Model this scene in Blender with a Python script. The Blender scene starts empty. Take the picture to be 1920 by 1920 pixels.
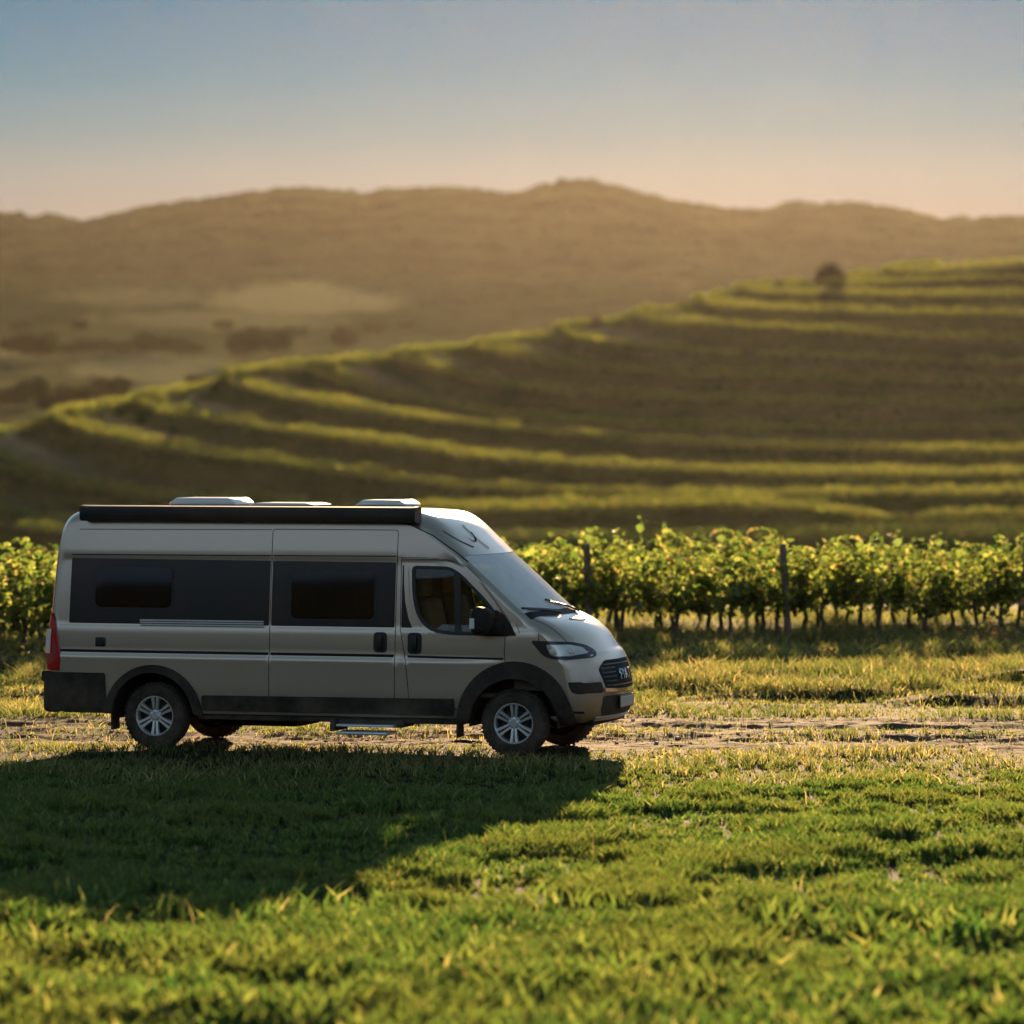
import bpy, bmesh, math, random
import numpy as np
from mathutils import Vector, Matrix
from mathutils.bvhtree import BVHTree
from mathutils.geometry import delaunay_2d_cdt

R = math.radians
random.seed(7)
rng = np.random.default_rng(11)
SC = bpy.context.scene
COL = SC.collection

# ------------------------------------------------------------------ camera
CAM_H = 3.47
FPX = 7920.0                       # focal length in units of 1/1920 of the frame width
cam = bpy.data.cameras.new('camera')
cam.sensor_width = 36.0
cam.lens = FPX / 1920.0 * 36.0
cam.shift_y = -160.0 / 1920.0
cam.clip_start = 0.5
cam.clip_end = 20000
cam.dof.use_dof = True
cam.dof.focus_distance = 45.0
cam.dof.aperture_fstop = 1.55
cam_o = bpy.data.objects.new('camera', cam)
cam_o.location = (0, 0, CAM_H)
cam_o.rotation_euler = (R(90), 0, 0)
COL.objects.link(cam_o)
SC.camera = cam_o

# ------------------------------------------------------------------ sun, sky, exposure
SUN_EL, SUN_AZ = R(9.3), R(3.3)    # azimuth measured from +Y towards +X
sun = bpy.data.lights.new('sun', 'SUN')
sun.energy = 5.0
sun.angle = R(0.5)
sun.color = (1.0, 0.66, 0.34)
sun_o = bpy.data.objects.new('sun', sun)
sdir = Vector((math.sin(SUN_AZ) * math.cos(SUN_EL), math.cos(SUN_AZ) * math.cos(SUN_EL), math.sin(SUN_EL)))
sun_o.rotation_euler = sdir.to_track_quat('Z', 'Y').to_euler()
sun_o.location = (20, 200, 60)
COL.objects.link(sun_o)

world = bpy.data.worlds.new('World')
SC.world = world
world.use_nodes = True
wn, wl = world.node_tree.nodes, world.node_tree.links
wn.clear()
w_out = wn.new('ShaderNodeOutputWorld')
sky = wn.new('ShaderNodeTexSky')
sky.sky_type = 'NISHITA'
sky.sun_disc = False
sky.sun_elevation = SUN_EL
sky.sun_rotation = SUN_AZ
sky.air_density = 1.0
sky.dust_density = 0.0
sky.ozone_density = 3.0
# the air near the horizon: the sky's own colour is filtered by elevation (dusty rose low down, clear blue higher up)
tc = wn.new('ShaderNodeTexCoord')
sx = wn.new('ShaderNodeSeparateXYZ')
wl.new(tc.outputs['Generated'], sx.inputs[0])
ramp = wn.new('ShaderNodeValToRGB')
wl.new(sx.outputs['Z'], ramp.inputs['Fac'])
cr = ramp.color_ramp
SKY = [(0.0, (.53, .34, .34)), (.050, (.43, .30, .34)), (.060, (.35, .305, .355)), (.070, (.20, .275, .36)), (.083, (.075, .245, .36)),
       (.104, (.0, .195, .315)), (.19, (1.5, 1.05, 1.0)), (.30, (3.0, 2.0, 1.5)), (.5, (2.1, 1.6, 1.2)), (1.0, (1.9, 1.45, 1.0))]
while len(cr.elements) < len(SKY): cr.elements.new(.5)
for e, (p, c) in zip(cr.elements, SKY):
    e.position = p; e.color = (*c, 1)
tint = wn.new('ShaderNodeMix'); tint.data_type = 'RGBA'; tint.blend_type = 'MULTIPLY'; tint.inputs['Factor'].default_value = 1
wl.new(sky.outputs['Color'], tint.inputs['A']); wl.new(ramp.outputs['Color'], tint.inputs['B'])
bg1 = wn.new('ShaderNodeBackground'); bg1.inputs['Strength'].default_value = 0.05
wl.new(tint.outputs['Result'], bg1.inputs['Color'])
wl.new(bg1.outputs[0], w_out.inputs['Surface'])

SC.view_settings.view_transform = 'Standard'
SC.view_settings.look = 'None'
SC.view_settings.exposure = 1.5
SC.view_settings.gamma = 1.0
SC.render.engine = 'CYCLES'
SC.cycles.use_denoising = True
SC.cycles.max_bounces = 7
SC.cycles.transparent_max_bounces = 12
SC.cycles.volume_bounces = 0
SC.cycles.sample_clamp_indirect = 4.0
HAZE_DENSITY = 5.4e-6

# ------------------------------------------------------------------ helpers
def ss(x, a, b):
    t = min(1.0, max(0.0, (x - a) / (b - a)))
    return t * t * (3 - 2 * t)

def nss(x, a, b):
    t = np.clip((x - a) / (b - a), 0, 1)
    return t * t * (3 - 2 * t)

def _hash(ix, iy, seed):
    n = (ix.astype(np.int64) * 374761393 + iy.astype(np.int64) * 668265263 + seed * 1442695041) & 0xffffffff
    n = ((n ^ (n >> 13)) * 1274126177) & 0xffffffff
    return ((n ^ (n >> 16)) & 0xffff) / 65535.0

def vnoise(x, y, seed=0):
    x = np.asarray(x, float); y = np.asarray(y, float)
    ix, iy = np.floor(x), np.floor(y)
    fx, fy = x - ix, y - iy
    fx = fx * fx * (3 - 2 * fx); fy = fy * fy * (3 - 2 * fy)
    a = _hash(ix, iy, seed); b = _hash(ix + 1, iy, seed); c = _hash(ix, iy + 1, seed); d = _hash(ix + 1, iy + 1, seed)
    return (a * (1 - fx) + b * fx) * (1 - fy) + (c * (1 - fx) + d * fx) * fy

def fbm(x, y, oct=4, seed=0):
    s, a, t = 0, .5, 0
    for o in range(oct):
        s = s + a * vnoise(x * 2 ** o + 17.3 * o, y * 2 ** o - 9.1 * o, seed + o); t += a; a *= .5
    return s / t

def mesh_np(name, verts, quads, mat, attrs=None, smooth=False):
    """all-quad mesh straight from numpy arrays"""
    me = bpy.data.meshes.new(name)
    n, m = len(verts), len(quads)
    k = quads.shape[1]
    me.vertices.add(n); me.loops.add(m * k); me.polygons.add(m)
    me.vertices.foreach_set('co', np.ascontiguousarray(verts, np.float32).ravel())
    me.loops.foreach_set('vertex_index', np.ascontiguousarray(quads, np.int32).ravel())
    me.polygons.foreach_set('loop_start', np.arange(0, m * k, k, dtype=np.int32))
    if smooth: me.polygons.foreach_set('use_smooth', np.ones(m, bool))
    for key, val in (attrs or {}).items():
        at = me.attributes.new(key, 'FLOAT', 'POINT')
        at.data.foreach_set('value', np.ascontiguousarray(val, np.float32))
    me.update(calc_edges=True)
    me.validate()
    if mat: me.materials.append(mat)
    return me

def link(name, me, parent=None):
    o = bpy.data.objects.new(name, me)
    COL.objects.link(o)
    if parent: o.parent = parent
    return o

def tag(o, label=None, cat=None, group=None, kind=None):
    if label: o['label'] = label
    if cat: o['category'] = cat
    if group: o['group'] = group
    if kind: o['kind'] = kind
    return o

def empty(name, loc=(0, 0, 0), rz=0):
    o = bpy.data.objects.new(name, None)
    o.location = loc; o.rotation_euler = (0, 0, rz); o.empty_display_size = .2
    COL.objects.link(o)
    return o

class MB:
    """collects shapes into one mesh"""
    def __init__(s): s.v, s.f, s.m = [], [], []
    def add(s, v, f, mi=0):
        b = len(s.v); s.v += [tuple(p) for p in v]; s.f += [tuple(i + b for i in q) for q in f]; s.m += [mi] * len(f)
        return s
    def box(s, x0, x1, y0, y1, z0, z1, mi=0):
        v = [(x, y, z) for x in (x0, x1) for y in (y0, y1) for z in (z0, z1)]
        return s.add(v, [(0, 1, 3, 2), (4, 6, 7, 5), (0, 4, 5, 1), (2, 3, 7, 6), (0, 2, 6, 4), (1, 5, 7, 3)], mi)
    def tube(s, pts, rad, n=8, mi=0, caps=True):
        pts = [Vector(p) for p in pts]
        rads = rad if isinstance(rad, (list, tuple)) else [rad] * len(pts)
        rings, v, f = [], [], []
        for i, p in enumerate(pts):
            t = (pts[min(i + 1, len(pts) - 1)] - pts[max(i - 1, 0)]).normalized()
            a = t.orthogonal().normalized() if i == 0 else (prev - t * prev.dot(t)).normalized()
            prev = a; b = t.cross(a)
            for k in range(n):
                th = 2 * math.pi * k / n
                v.append(p + (a * math.cos(th) + b * math.sin(th)) * rads[i])
        for i in range(len(pts) - 1):
            for k in range(n):
                f.append((i * n + k, i * n + (k + 1) % n, (i + 1) * n + (k + 1) % n, (i + 1) * n + k))
        if caps:
            f.append(tuple(range(n - 1, -1, -1))); f.append(tuple(range((len(pts) - 1) * n, len(pts) * n)))
        return s.add(v, f, mi)
    def lathe_y(s, prof, cx, cz, n=48, mi=0):
        """prof: list of (r, y) turned round the y axis through (cx, cz)"""
        v, f = [], []
        for r, y in prof:
            for k in range(n):
                th = 2 * math.pi * k / n
                v.append((cx + r * math.cos(th), y, cz + r * math.sin(th)))
        for i in range(len(prof) - 1):
            for k in range(n):
                f.append((i * n + k, i * n + (k + 1) % n, (i + 1) * n + (k + 1) % n, (i + 1) * n + k))
        return s.add(v, f, mi)
    def rbox(s, x0, x1, y0, y1, z0, z1, r, seg=3, mi=0):
        bm = bmesh.new()
        bmesh.ops.create_cube(bm, size=1)
        for q in bm.verts:
            q.co = Vector(((x0 + x1) / 2 + q.co.x * (x1 - x0), (y0 + y1) / 2 + q.co.y * (y1 - y0), (z0 + z1) / 2 + q.co.z * (z1 - z0)))
        bmesh.ops.bevel(bm, geom=bm.edges[:], offset=r, segments=seg, affect='EDGES', profile=.5)
        bm.verts.index_update()
        s.add([q.co for q in bm.verts], [[q.index for q in p.verts] for p in bm.faces], mi)
        bm.free()
        return s
    def build(s, name, mats, parent=None, smooth=35, fix=True):
        me = bpy.data.meshes.new(name)
        me.from_pydata(s.v, [], s.f)
        for m in (mats if isinstance(mats, (list, tuple)) else [mats]): me.materials.append(m)
        me.polygons.foreach_set('material_index', s.m)
        bm = bmesh.new(); bm.from_mesh(me)
        if fix: bmesh.ops.recalc_face_normals(bm, faces=bm.faces[:])
        if smooth:
            for p in bm.faces: p.smooth = True
            for e in bm.edges:
                if len(e.link_faces) == 2 and e.calc_face_angle(0) > R(smooth): e.smooth = False
        bm.to_mesh(me); bm.free()
        return link(name, me, parent)

# ------------------------------------------------------------------ materials
def mat_new(name):
    m = bpy.data.materials.new(name); m.use_nodes = True
    nt = m.node_tree
    return m, nt, nt.nodes['Principled BSDF']

def pbr(name, col, rough=.5, metal=0, coat=0, var=.12, vscale=6, bump=0, bscale=40, spec=.5, coat_rough=.06):
    m, nt, b = mat_new(name)
    N, L = nt.nodes, nt.links
    tcn = N.new('ShaderNodeTexCoord')
    nz = N.new('ShaderNodeTexNoise'); nz.inputs['Scale'].default_value = vscale; nz.inputs['Detail'].default_value = 5
    L.new(tcn.outputs['Object'], nz.inputs['Vector'])
    mx = N.new('ShaderNodeMix'); mx.data_type = 'RGBA'
    mx.inputs['A'].default_value = (*[c * (1 - var) for c in col], 1)
    mx.inputs['B'].default_value = (*[min(1, c * (1 + var)) for c in col], 1)
    L.new(nz.outputs['Fac'], mx.inputs['Factor'])
    L.new(mx.outputs['Result'], b.inputs['Base Color'])
    b.inputs['Roughness'].default_value = rough
    b.inputs['Metallic'].default_value = metal
    b.inputs['Coat Weight'].default_value = coat
    b.inputs['Coat Roughness'].default_value = coat_rough
    b.inputs['Specular IOR Level'].default_value = spec
    if bump:
        n2 = N.new('ShaderNodeTexNoise'); n2.inputs['Scale'].default_value = bscale; n2.inputs['Detail'].default_value = 4
        L.new(tcn.outputs['Object'], n2.inputs['Vector'])
        bp = N.new('ShaderNodeBump'); bp.inputs['Strength'].default_value = bump; bp.inputs['Distance'].default_value = .02
        L.new(n2.outputs['Fac'], bp.inputs['Height']); L.new(bp.outputs['Normal'], b.inputs['Normal'])
    return m

def leafmat(name, stops, trans, tmix=.45, gloss=.06, patch=None, pscale=.6):
    """stops: colours picked by the per-leaf attribute rnd; trans: multiplies the light let through"""
    m = bpy.data.materials.new(name); m.use_nodes = True
    nt = m.node_tree; N, L = nt.nodes, nt.links
    N.clear()
    out = N.new('ShaderNodeOutputMaterial')
    at = N.new('ShaderNodeAttribute'); at.attribute_name = 'rnd'
    rp = N.new('ShaderNodeValToRGB')
    while len(rp.color_ramp.elements) < len(stops): rp.color_ramp.elements.new(.5)
    for e, (p, c) in zip(rp.color_ramp.elements, stops): e.position = p; e.color = (*c, 1)
    L.new(at.outputs['Fac'], rp.inputs['Fac'])
    col = rp.outputs['Color']
    if patch:
        tcn = N.new('ShaderNodeTexCoord')
        nz = N.new('ShaderNodeTexNoise'); nz.inputs['Scale'].default_value = pscale; nz.inputs['Detail'].default_value = 4
        L.new(tcn.outputs['Object'], nz.inputs['Vector'])
        mr = N.new('ShaderNodeMapRange'); mr.inputs[1].default_value = .42; mr.inputs[2].default_value = .62
        L.new(nz.outputs['Fac'], mr.inputs[0])
        mx = N.new('ShaderNodeMix'); mx.data_type = 'RGBA'; mx.inputs['B'].default_value = (*patch, 1)
        mf = N.new('ShaderNodeMath'); mf.operation = 'MULTIPLY'; mf.inputs[1].default_value = .55
        L.new(mr.outputs[0], mf.inputs[0]); L.new(mf.outputs[0], mx.inputs['Factor'])
        L.new(col, mx.inputs['A']); col = mx.outputs['Result']
    d = N.new('ShaderNodeBsdfDiffuse'); L.new(col, d.inputs['Color'])
    t = N.new('ShaderNodeBsdfTranslucent')
    tm = N.new('ShaderNodeMix'); tm.data_type = 'RGBA'; tm.blend_type = 'MULTIPLY'; tm.inputs['Factor'].default_value = 1
    L.new(col, tm.inputs['A']); tm.inputs['B'].default_value = (*trans, 1)
    L.new(tm.outputs['Result'], t.inputs['Color'])
    mx1 = N.new('ShaderNodeMixShader'); mx1.inputs[0].default_value = tmix
    L.new(d.outputs[0], mx1.inputs[1]); L.new(t.outputs[0], mx1.inputs[2])
    g = N.new('ShaderNodeBsdfGlossy'); g.inputs['Roughness'].default_value = .45; g.inputs['Color'].default_value = (.9, .9, .8, 1)
    mx2 = N.new('ShaderNodeMixShader'); mx2.inputs[0].default_value = gloss
    L.new(mx1.outputs[0], mx2.inputs[1]); L.new(g.outputs[0], mx2.inputs[2])
    L.new(mx2.outputs[0], out.inputs['Surface'])
    return m

def glassmat(name, tint, refl=1.0, dust_sheen=0.0, dust_sheen_col=(.5, .5, .48), rough=.02):
    m = bpy.data.materials.new(name); m.use_nodes = True
    nt = m.node_tree; N, L = nt.nodes, nt.links
    N.clear()
    out = N.new('ShaderNodeOutputMaterial')
    tr = N.new('ShaderNodeBsdfTransparent'); tr.inputs['Color'].default_value = (*tint, 1)
    gl = N.new('ShaderNodeBsdfGlossy'); gl.inputs['Roughness'].default_value = rough; gl.inputs['Color'].default_value = (refl, refl, refl, 1)
    fr = N.new('ShaderNodeFresnel'); fr.inputs['IOR'].default_value = 1.6
    mx = N.new('ShaderNodeMixShader')
    L.new(fr.outputs[0], mx.inputs[0]); L.new(tr.outputs[0], mx.inputs[1]); L.new(gl.outputs[0], mx.inputs[2])
    last = mx
    if dust_sheen:  # pale diffuse coat; on the windscreen it paints in reflected sky
        d = N.new('ShaderNodeBsdfDiffuse'); d.inputs['Color'].default_value = (*dust_sheen_col, 1)
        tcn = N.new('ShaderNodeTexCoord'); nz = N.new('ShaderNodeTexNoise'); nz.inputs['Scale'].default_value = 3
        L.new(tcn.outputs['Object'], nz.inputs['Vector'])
        mr = N.new('ShaderNodeMapRange'); mr.inputs[3].default_value = dust_sheen * .7; mr.inputs[4].default_value = dust_sheen * 1.3
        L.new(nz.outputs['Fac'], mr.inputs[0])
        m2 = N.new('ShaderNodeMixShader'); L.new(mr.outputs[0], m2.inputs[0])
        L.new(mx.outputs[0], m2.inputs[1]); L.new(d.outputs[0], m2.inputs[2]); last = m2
    L.new(last.outputs[0], out.inputs['Surface'])
    return m

M = {}
M['paint'] = pbr('champagne_paint', (.56, .46, .36), .29, .74, .6, .03, 2.0)
def road_film(m):
    # a film of dust on the lower flanks, thrown up behind the wheels
    nt = m.node_tree; N, L = nt.nodes, nt.links
    b = N['Principled BSDF']
    src = b.inputs['Base Color'].links[0].from_socket
    tcn = N.new('ShaderNodeTexCoord'); sp = N.new('ShaderNodeSeparateXYZ'); L.new(tcn.outputs['Object'], sp.inputs[0])
    mr = N.new('ShaderNodeMapRange'); mr.inputs[1].default_value = 1.15; mr.inputs[2].default_value = .35
    L.new(sp.outputs['Z'], mr.inputs[0])
    nz = N.new('ShaderNodeTexNoise'); nz.inputs['Scale'].default_value = 2.2; nz.inputs['Detail'].default_value = 8; nz.inputs['Roughness'].default_value = .7
    L.new(tcn.outputs['Object'], nz.inputs['Vector'])
    m2 = N.new('ShaderNodeMapRange'); m2.inputs[1].default_value = .35; m2.inputs[2].default_value = .75
    L.new(nz.outputs['Fac'], m2.inputs[0])
    mu = N.new('ShaderNodeMath'); mu.operation = 'MULTIPLY'; L.new(mr.outputs[0], mu.inputs[0]); L.new(m2.outputs[0], mu.inputs[1])
    m3 = N.new('ShaderNodeMath'); m3.operation = 'MULTIPLY'; m3.inputs[1].default_value = .7; L.new(mu.outputs[0], m3.inputs[0])
    mx = N.new('ShaderNodeMix'); mx.data_type = 'RGBA'; mx.inputs['B'].default_value = (.22, .165, .115, 1)
    L.new(m3.outputs[0], mx.inputs['Factor']); L.new(src, mx.inputs['A']); L.new(mx.outputs['Result'], b.inputs['Base Color'])
    r0 = b.inputs['Roughness'].default_value
    rr = N.new('ShaderNodeMapRange'); rr.inputs[3].default_value = r0; rr.inputs[4].default_value = .75
    L.new(m3.outputs[0], rr.inputs[0]); L.new(rr.outputs[0], b.inputs['Roughness'])
road_film(M['paint'])
M['gap'] = pbr('gap_black', (.006, .006, .006), .8)
M['band'] = pbr('dark_band_paint', (.020, .018, .015), .32, 0, .12, .1, 3, spec=.3)
M['acrylic'] = pbr('dark_acrylic', (.004, .004, .004), .06, 0, 0, .05, 3, spec=.38)
M['seal'] = pbr('rubber_seal', (.008, .008, .008), .45)
M['plastic'] = pbr('black_plastic', (.020, .017, .014), .6, 0, 0, .15, 12, .15, 150, spec=.22)
M['plastic2'] = pbr('dark_cladding', (.014, .012, .010), .65, 0, 0, .2, 4, .1, 120, spec=.2)
M['tyre'] = pbr('tyre_rubber', (.016, .013, .011), .85, 0, 0, .35, 9, .3, 60, spec=.2)
M['alloy'] = pbr('alloy_metal', (.78, .78, .77), .3, .75, .3, .06, 9)
M['alloy_dark'] = pbr('alloy_dark', (.02, .02, .02), .5, .3)
M['chrome'] = pbr('chrome', (.75, .75, .75), .12, 1)
M['alu'] = pbr('brushed_aluminium', (.72, .72, .72), .38, .6)
M['awning'] = pbr('anthracite_awning', (.020, .018, .016), .45, 0, .05, .1, 3, spec=.3)
M['white'] = pbr('white_plastic', (.75, .74, .7), .35, 0, .2, .05, 4)
M['smoke'] = pbr('smoked_plastic', (.05, .035, .04), .2)
M['red'] = pbr('red_lens', (.42, .012, .012), .15, 0, .4, .1, 8)
M['lens'] = pbr('clear_lens', (.75, .66, .52), .12, 0, .5, .08, 30)
M['plate'] = pbr('plate_white', (.55, .53, .48), .4)
M['seat'] = pbr('seat_fabric', (.12, .115, .10), .8, 0, 0, .2, 10)
M['interior'] = pbr('interior_grey', (.07, .065, .06), .7)
M['under'] = pbr('underbody', (.012, .011, .010), .8)
for k_ in ('plastic', 'plastic2', 'tyre'): road_film(M[k_])
M['glass'] = glassmat('cab_glass', (.62, .66, .60), .95)
M['windscreen'] = glassmat('windscreen_glass', (.42, .45, .43), 1.0, .72, (.92, .92, .88), .10)  # strong pale coat puts the bright sky reflection into the glass colour
M['lamp_cover'] = glassmat('lamp_cover', (.85, .86, .88), 1.0, .06)
M['wood'] = pbr('weathered_wood', (.15, .11, .08), .85, 0, 0, .35, 14, .5, 60)
M['bark'] = pbr('vine_bark', (.085, .06, .042), .9, 0, 0, .4, 25, .6, 70)

# ------------------------------------------------------------------ near ground
def ground_z(x, y):
    x = np.asarray(x, float); y = np.asarray(y, float)
    z = 0.10 * (fbm(x * .25, y * .25, 3, 3) - .5)
    trk = track_mask(x, y)
    # clods and ruts of the track
    z = z + trk * (.06 * (fbm(x * 1.1, y * 2.6, 4, 9) - .5) + .055 * (fbm(x * 5, y * 6, 3, 5) - .5))
    yc = track_line(x)
    for off in (-1.0, 1.0):
        z = z - .045 * np.exp(-((y - yc - off * 1.0) / .42) ** 2) * trk
    # tussocky bank beyond the track
    bank = nss(y, yc + 3.5, yc + 7) * (1 - nss(y, 66, 72))
    z = z + bank * .34 * (fbm(x * .7, y * .9, 3, 21) - .4)
    # keep the ground under the wheels level
    wh = np.zeros_like(z)
    for px_, py_ in WHEEL_XY:
        wh = np.maximum(wh, np.exp(-(((x - px_) / .5) ** 2 + ((y - py_) / .45) ** 2)))
    z = z * (1 - wh)
    # the land falls away behind the vineyard
    z = z - 7.5 * nss(y, 86, 250) - .4 * nss(y, 74, 90)
    # and rises to a rough slope behind the camera
    z = z + nss(-y, 15, 230) * (50 + 16 * (fbm(x * .012, y * .012, 3, 15) - .5)) + nss(-y, 60, 160) * 5 * (fbm(x * .08, y * .08, 3, 16) - .4)
    return z

def track_line(x): return 47.9 - .07 * x
def track_mask(x, y):
    d = np.abs(y - track_line(x))
    wob = 1.2 * (fbm(x * .35, y * .5, 3, 31) - .5)
    return 1 - nss(d + 1.3 * wob, 1.9 + .03 * x, 3.0 + .03 * x)

VAN_O = (-3.559, 46.348); PSI = R(17)
def van2w(x, y):
    c, s = math.cos(PSI), math.sin(PSI)
    return VAN_O[0] + x * c + y * s, VAN_O[1] - x * s + y * c
WHEEL_XY = [van2w(x, y) for x in (0, 4.035) for y in (-.87, .87)]

def grid_mesh(name, xs, ys, zf, mat, attrs=None):
    X, Y = np.meshgrid(xs, ys)
    Z = zf(X, Y)
    nx, ny = len(xs), len(ys)
    v = np.stack([X.ravel(), Y.ravel(), Z.ravel()], 1)
    i = np.arange(nx * ny).reshape(ny, nx)
    q = np.stack([i[:-1, :-1].ravel(), i[:-1, 1:].ravel(), i[1:, 1:].ravel(), i[1:, :-1].ravel()], 1)
    at = {k: f(X, Y).ravel() for k, f in (attrs or {}).items()}
    return mesh_np(name, v, q, mat, at, True)

def ground_material():
    m, nt, b = mat_new('earth_and_turf')
    N, L = nt.nodes, nt.links
    tcn = N.new('ShaderNodeTexCoord')
    def noise(sc, det=6, ys=1.0):
        mp = N.new('ShaderNodeMapping'); mp.inputs['Scale'].default_value = (1, ys, 1)
        L.new(tcn.outputs['Object'], mp.inputs['Vector'])
        n = N.new('ShaderNodeTexNoise'); n.inputs['Scale'].default_value = sc; n.inputs['Detail'].default_value = det
        L.new(mp.outputs[0], n.inputs['Vector']); return n.outputs['Fac']
    def rampn(fac, stops):
        r = N.new('ShaderNodeValToRGB')
        while len(r.color_ramp.elements) < len(stops): r.color_ramp.elements.new(.5)
        for e, (p, c) in zip(r.color_ramp.elements, stops): e.position = p; e.color = (*c, 1)
        L.new(fac, r.inputs['Fac']); return r.outputs['Color']
    soil = rampn(noise(2.2, 8, 2.0), [(.28, (.045, .029, .023)), (.5, (.095, .062, .050)), (.72, (.18, .125, .105))])
    turf = rampn(noise(1.2), [(.3, (.010, .014, .005)), (.55, (.020, .024, .008)), (.75, (.036, .034, .014))])
    at = N.new('ShaderNodeAttribute'); at.attribute_name = 'soil'
    mx = N.new('ShaderNodeMix'); mx.data_type = 'RGBA'
    L.new(at.outputs['Fac'], mx.inputs['Factor']); L.new(turf, mx.inputs['A']); L.new(soil, mx.inputs['B'])
    L.new(mx.outputs['Result'], b.inputs['Base Color'])
    b.inputs['Roughness'].default_value = .9; b.inputs['Specular IOR Level'].default_value = .03
    bp = N.new('ShaderNodeBump'); bp.inputs['Strength'].default_value = .5; bp.inputs['Distance'].default_value = .03
    L.new(noise(14, 6), bp.inputs['Height']); L.new(bp.outputs['Normal'], b.inputs['Normal'])
    return m

M['ground'] = ground_material()
xs = np.concatenate([np.linspace(-300, -70, 16), np.linspace(-60, -13, 24), np.linspace(-12.8, 13.8, 330), np.linspace(14.5, 60, 24), np.linspace(70, 300, 16)])
ys = np.concatenate([np.linspace(-320, -12, 40), np.linspace(-8, 16, 12), np.linspace(16.5, 40, 60), np.linspace(40.1, 58, 260), np.linspace(58.3, 90, 90), np.linspace(93, 345, 50)])
g = link('ground', grid_mesh('ground', xs, ys, ground_z, M['ground'], {'soil': lambda X, Y: np.clip(track_mask(X, Y) * 1.0, 0, 1)}))
tag(g, kind='structure')

# ------------------------------------------------------------------ grass
def blades(name, n_try, xr, yr, dens, hgt, wid, bend, mat, seed, clump=.9, up=1.0):
    """blades of two quads; dens/hgt are functions of position; one mesh"""
    r = np.random.default_rng(seed)
    y = r.uniform(yr[0], yr[1], n_try)
    half = y * .1215 + 2.2
    x = r.uniform(-1, 1, n_try) * half
    keep = r.uniform(0, 1, n_try) < dens(x, y) * half / half.max()
    x, y = x[keep], y[keep]
    # gather the blades into tufts
    if clump:
        cx = np.round(x / .16 + r.normal(0, .25, len(x))) * .16; cy = np.round(y / .16 + r.normal(0, .25, len(x))) * .16
        cx += .10 * (_hash(np.round(cx * 50), np.round(cy * 50), 5) - .5) * 2; cy += .10 * (_hash(np.round(cx * 50), np.round(cy * 50), 6) - .5) * 2
        x = x + (cx - x) * clump * .55; y = y + (cy - y) * clump * .55
    n = len(x)
    z = ground_z(x, y) - .01
    h = hgt(x, y) * r.uniform(.55, 1.25, n)
    w = wid * r.uniform(.6, 1.4, n) * .5
    yaw = r.uniform(0, 2 * np.pi, n)
    ba = r.uniform(0, 2 * np.pi, n)
    bd = bend * r.uniform(.2, 1.3, n) * h
    dx, dy = np.cos(yaw) * w, np.sin(yaw) * w
    bx, by = np.cos(ba) * bd, np.sin(ba) * bd
    V = np.empty((n, 6, 3), np.float32)
    for k, (t, ww, bt) in enumerate(((0, .8, 0), (.55, 1.0, .3), (1.0, .12, 1.0))):
        zz = z + h * t * (1 - .25 * bend * bt)
        V[:, 2 * k, 0] = x + bx * bt - dx * ww; V[:, 2 * k, 1] = y + by * bt - dy * ww; V[:, 2 * k, 2] = zz
        V[:, 2 * k + 1, 0] = x + bx * bt + dx * ww; V[:, 2 * k + 1, 1] = y + by * bt + dy * ww; V[:, 2 * k + 1, 2] = zz
    b = np.arange(n)[:, None] * 6
    q = np.concatenate([b + np.array([[0, 1, 3, 2]]), b + np.array([[2, 3, 5, 4]])], 0)
    rv = np.repeat(r.uniform(0, 1, n), 6)
    return mesh_np(name, V.reshape(-1, 3), q, mat, {'rnd': rv}, False)

M['grass'] = leafmat('lush_grass', [(0, (.007, .019, .005)), (.45, (.021, .040, .009)), (.8, (.039, .055, .013)), (.95, (.070, .072, .024)), (1, (.12, .10, .05))],
                     (4.7, 5.0, 3.4), .72, .03, (.042, .045, .012), .5)
M['drygrass'] = leafmat('dry_grass', [(0, (.020, .036, .010)), (.4, (.055, .064, .020)), (.78, (.115, .100, .044)), (1, (.20, .16, .085))],
                        (4.2, 4.1, 3.1), .68, .02, (.030, .052, .012), .55)

def tuft(x, y): return fbm(x * 1.6, y * 1.2, 3, 77)
def near_d(x, y):
    e = 43.6 + .8 * (fbm(x * .6, y * .1, 2, 12) - .5) - .02 * x
    return (1 - nss(y, e - 3.5, e + .4)) * (.40 + .60 * nss(y, 22, 31)) * (.62 + .6 * nss(tuft(x, y), .32, .58))
def near_h(x, y):
    tall = .06 + .11 * nss(tuft(x, y), .34, .66)
    return tall * (1 - .55 * nss(y, 37, 43))
gm = blades('grass', 640000, (0, 0), (15.5, 44.5), near_d, near_h, .013, .6, M['grass'], 1)
tag(link('grass', gm), 'lush green grass covering the near field in front of the van', 'grass', kind='stuff')

gm = blades('stems', 3200, (0, 0), (17, 60), lambda x, y: .25 + .75 * nss(fbm(x * .5, y * .5, 3, 91), .45, .65), lambda x, y: .20 + .12 * fbm(x, y, 2, 92), .006, .5, M['drygrass'], 8, 0)
tag(link('grass_stems', gm), 'thin dry seed stems standing above the near grass', 'grass', kind='stuff')

def leafy_d(x, y): return (1 - nss(y, 21, 32)) * (.4 + .6 * nss(fbm(x * .9, y * .8, 3, 88), .36, .58))
gm = blades('clover', 330000, (0, 0), (15.5, 42), leafy_d, lambda x, y: .07 + .15 * nss(fbm(x * 2.6, y * 2.0, 3, 78), .36, .62), .034, .6, M['grass'], 2, .5)
tag(link('clover', gm), 'broad leaved green weeds growing through the near grass', 'weeds', kind='stuff')

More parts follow.
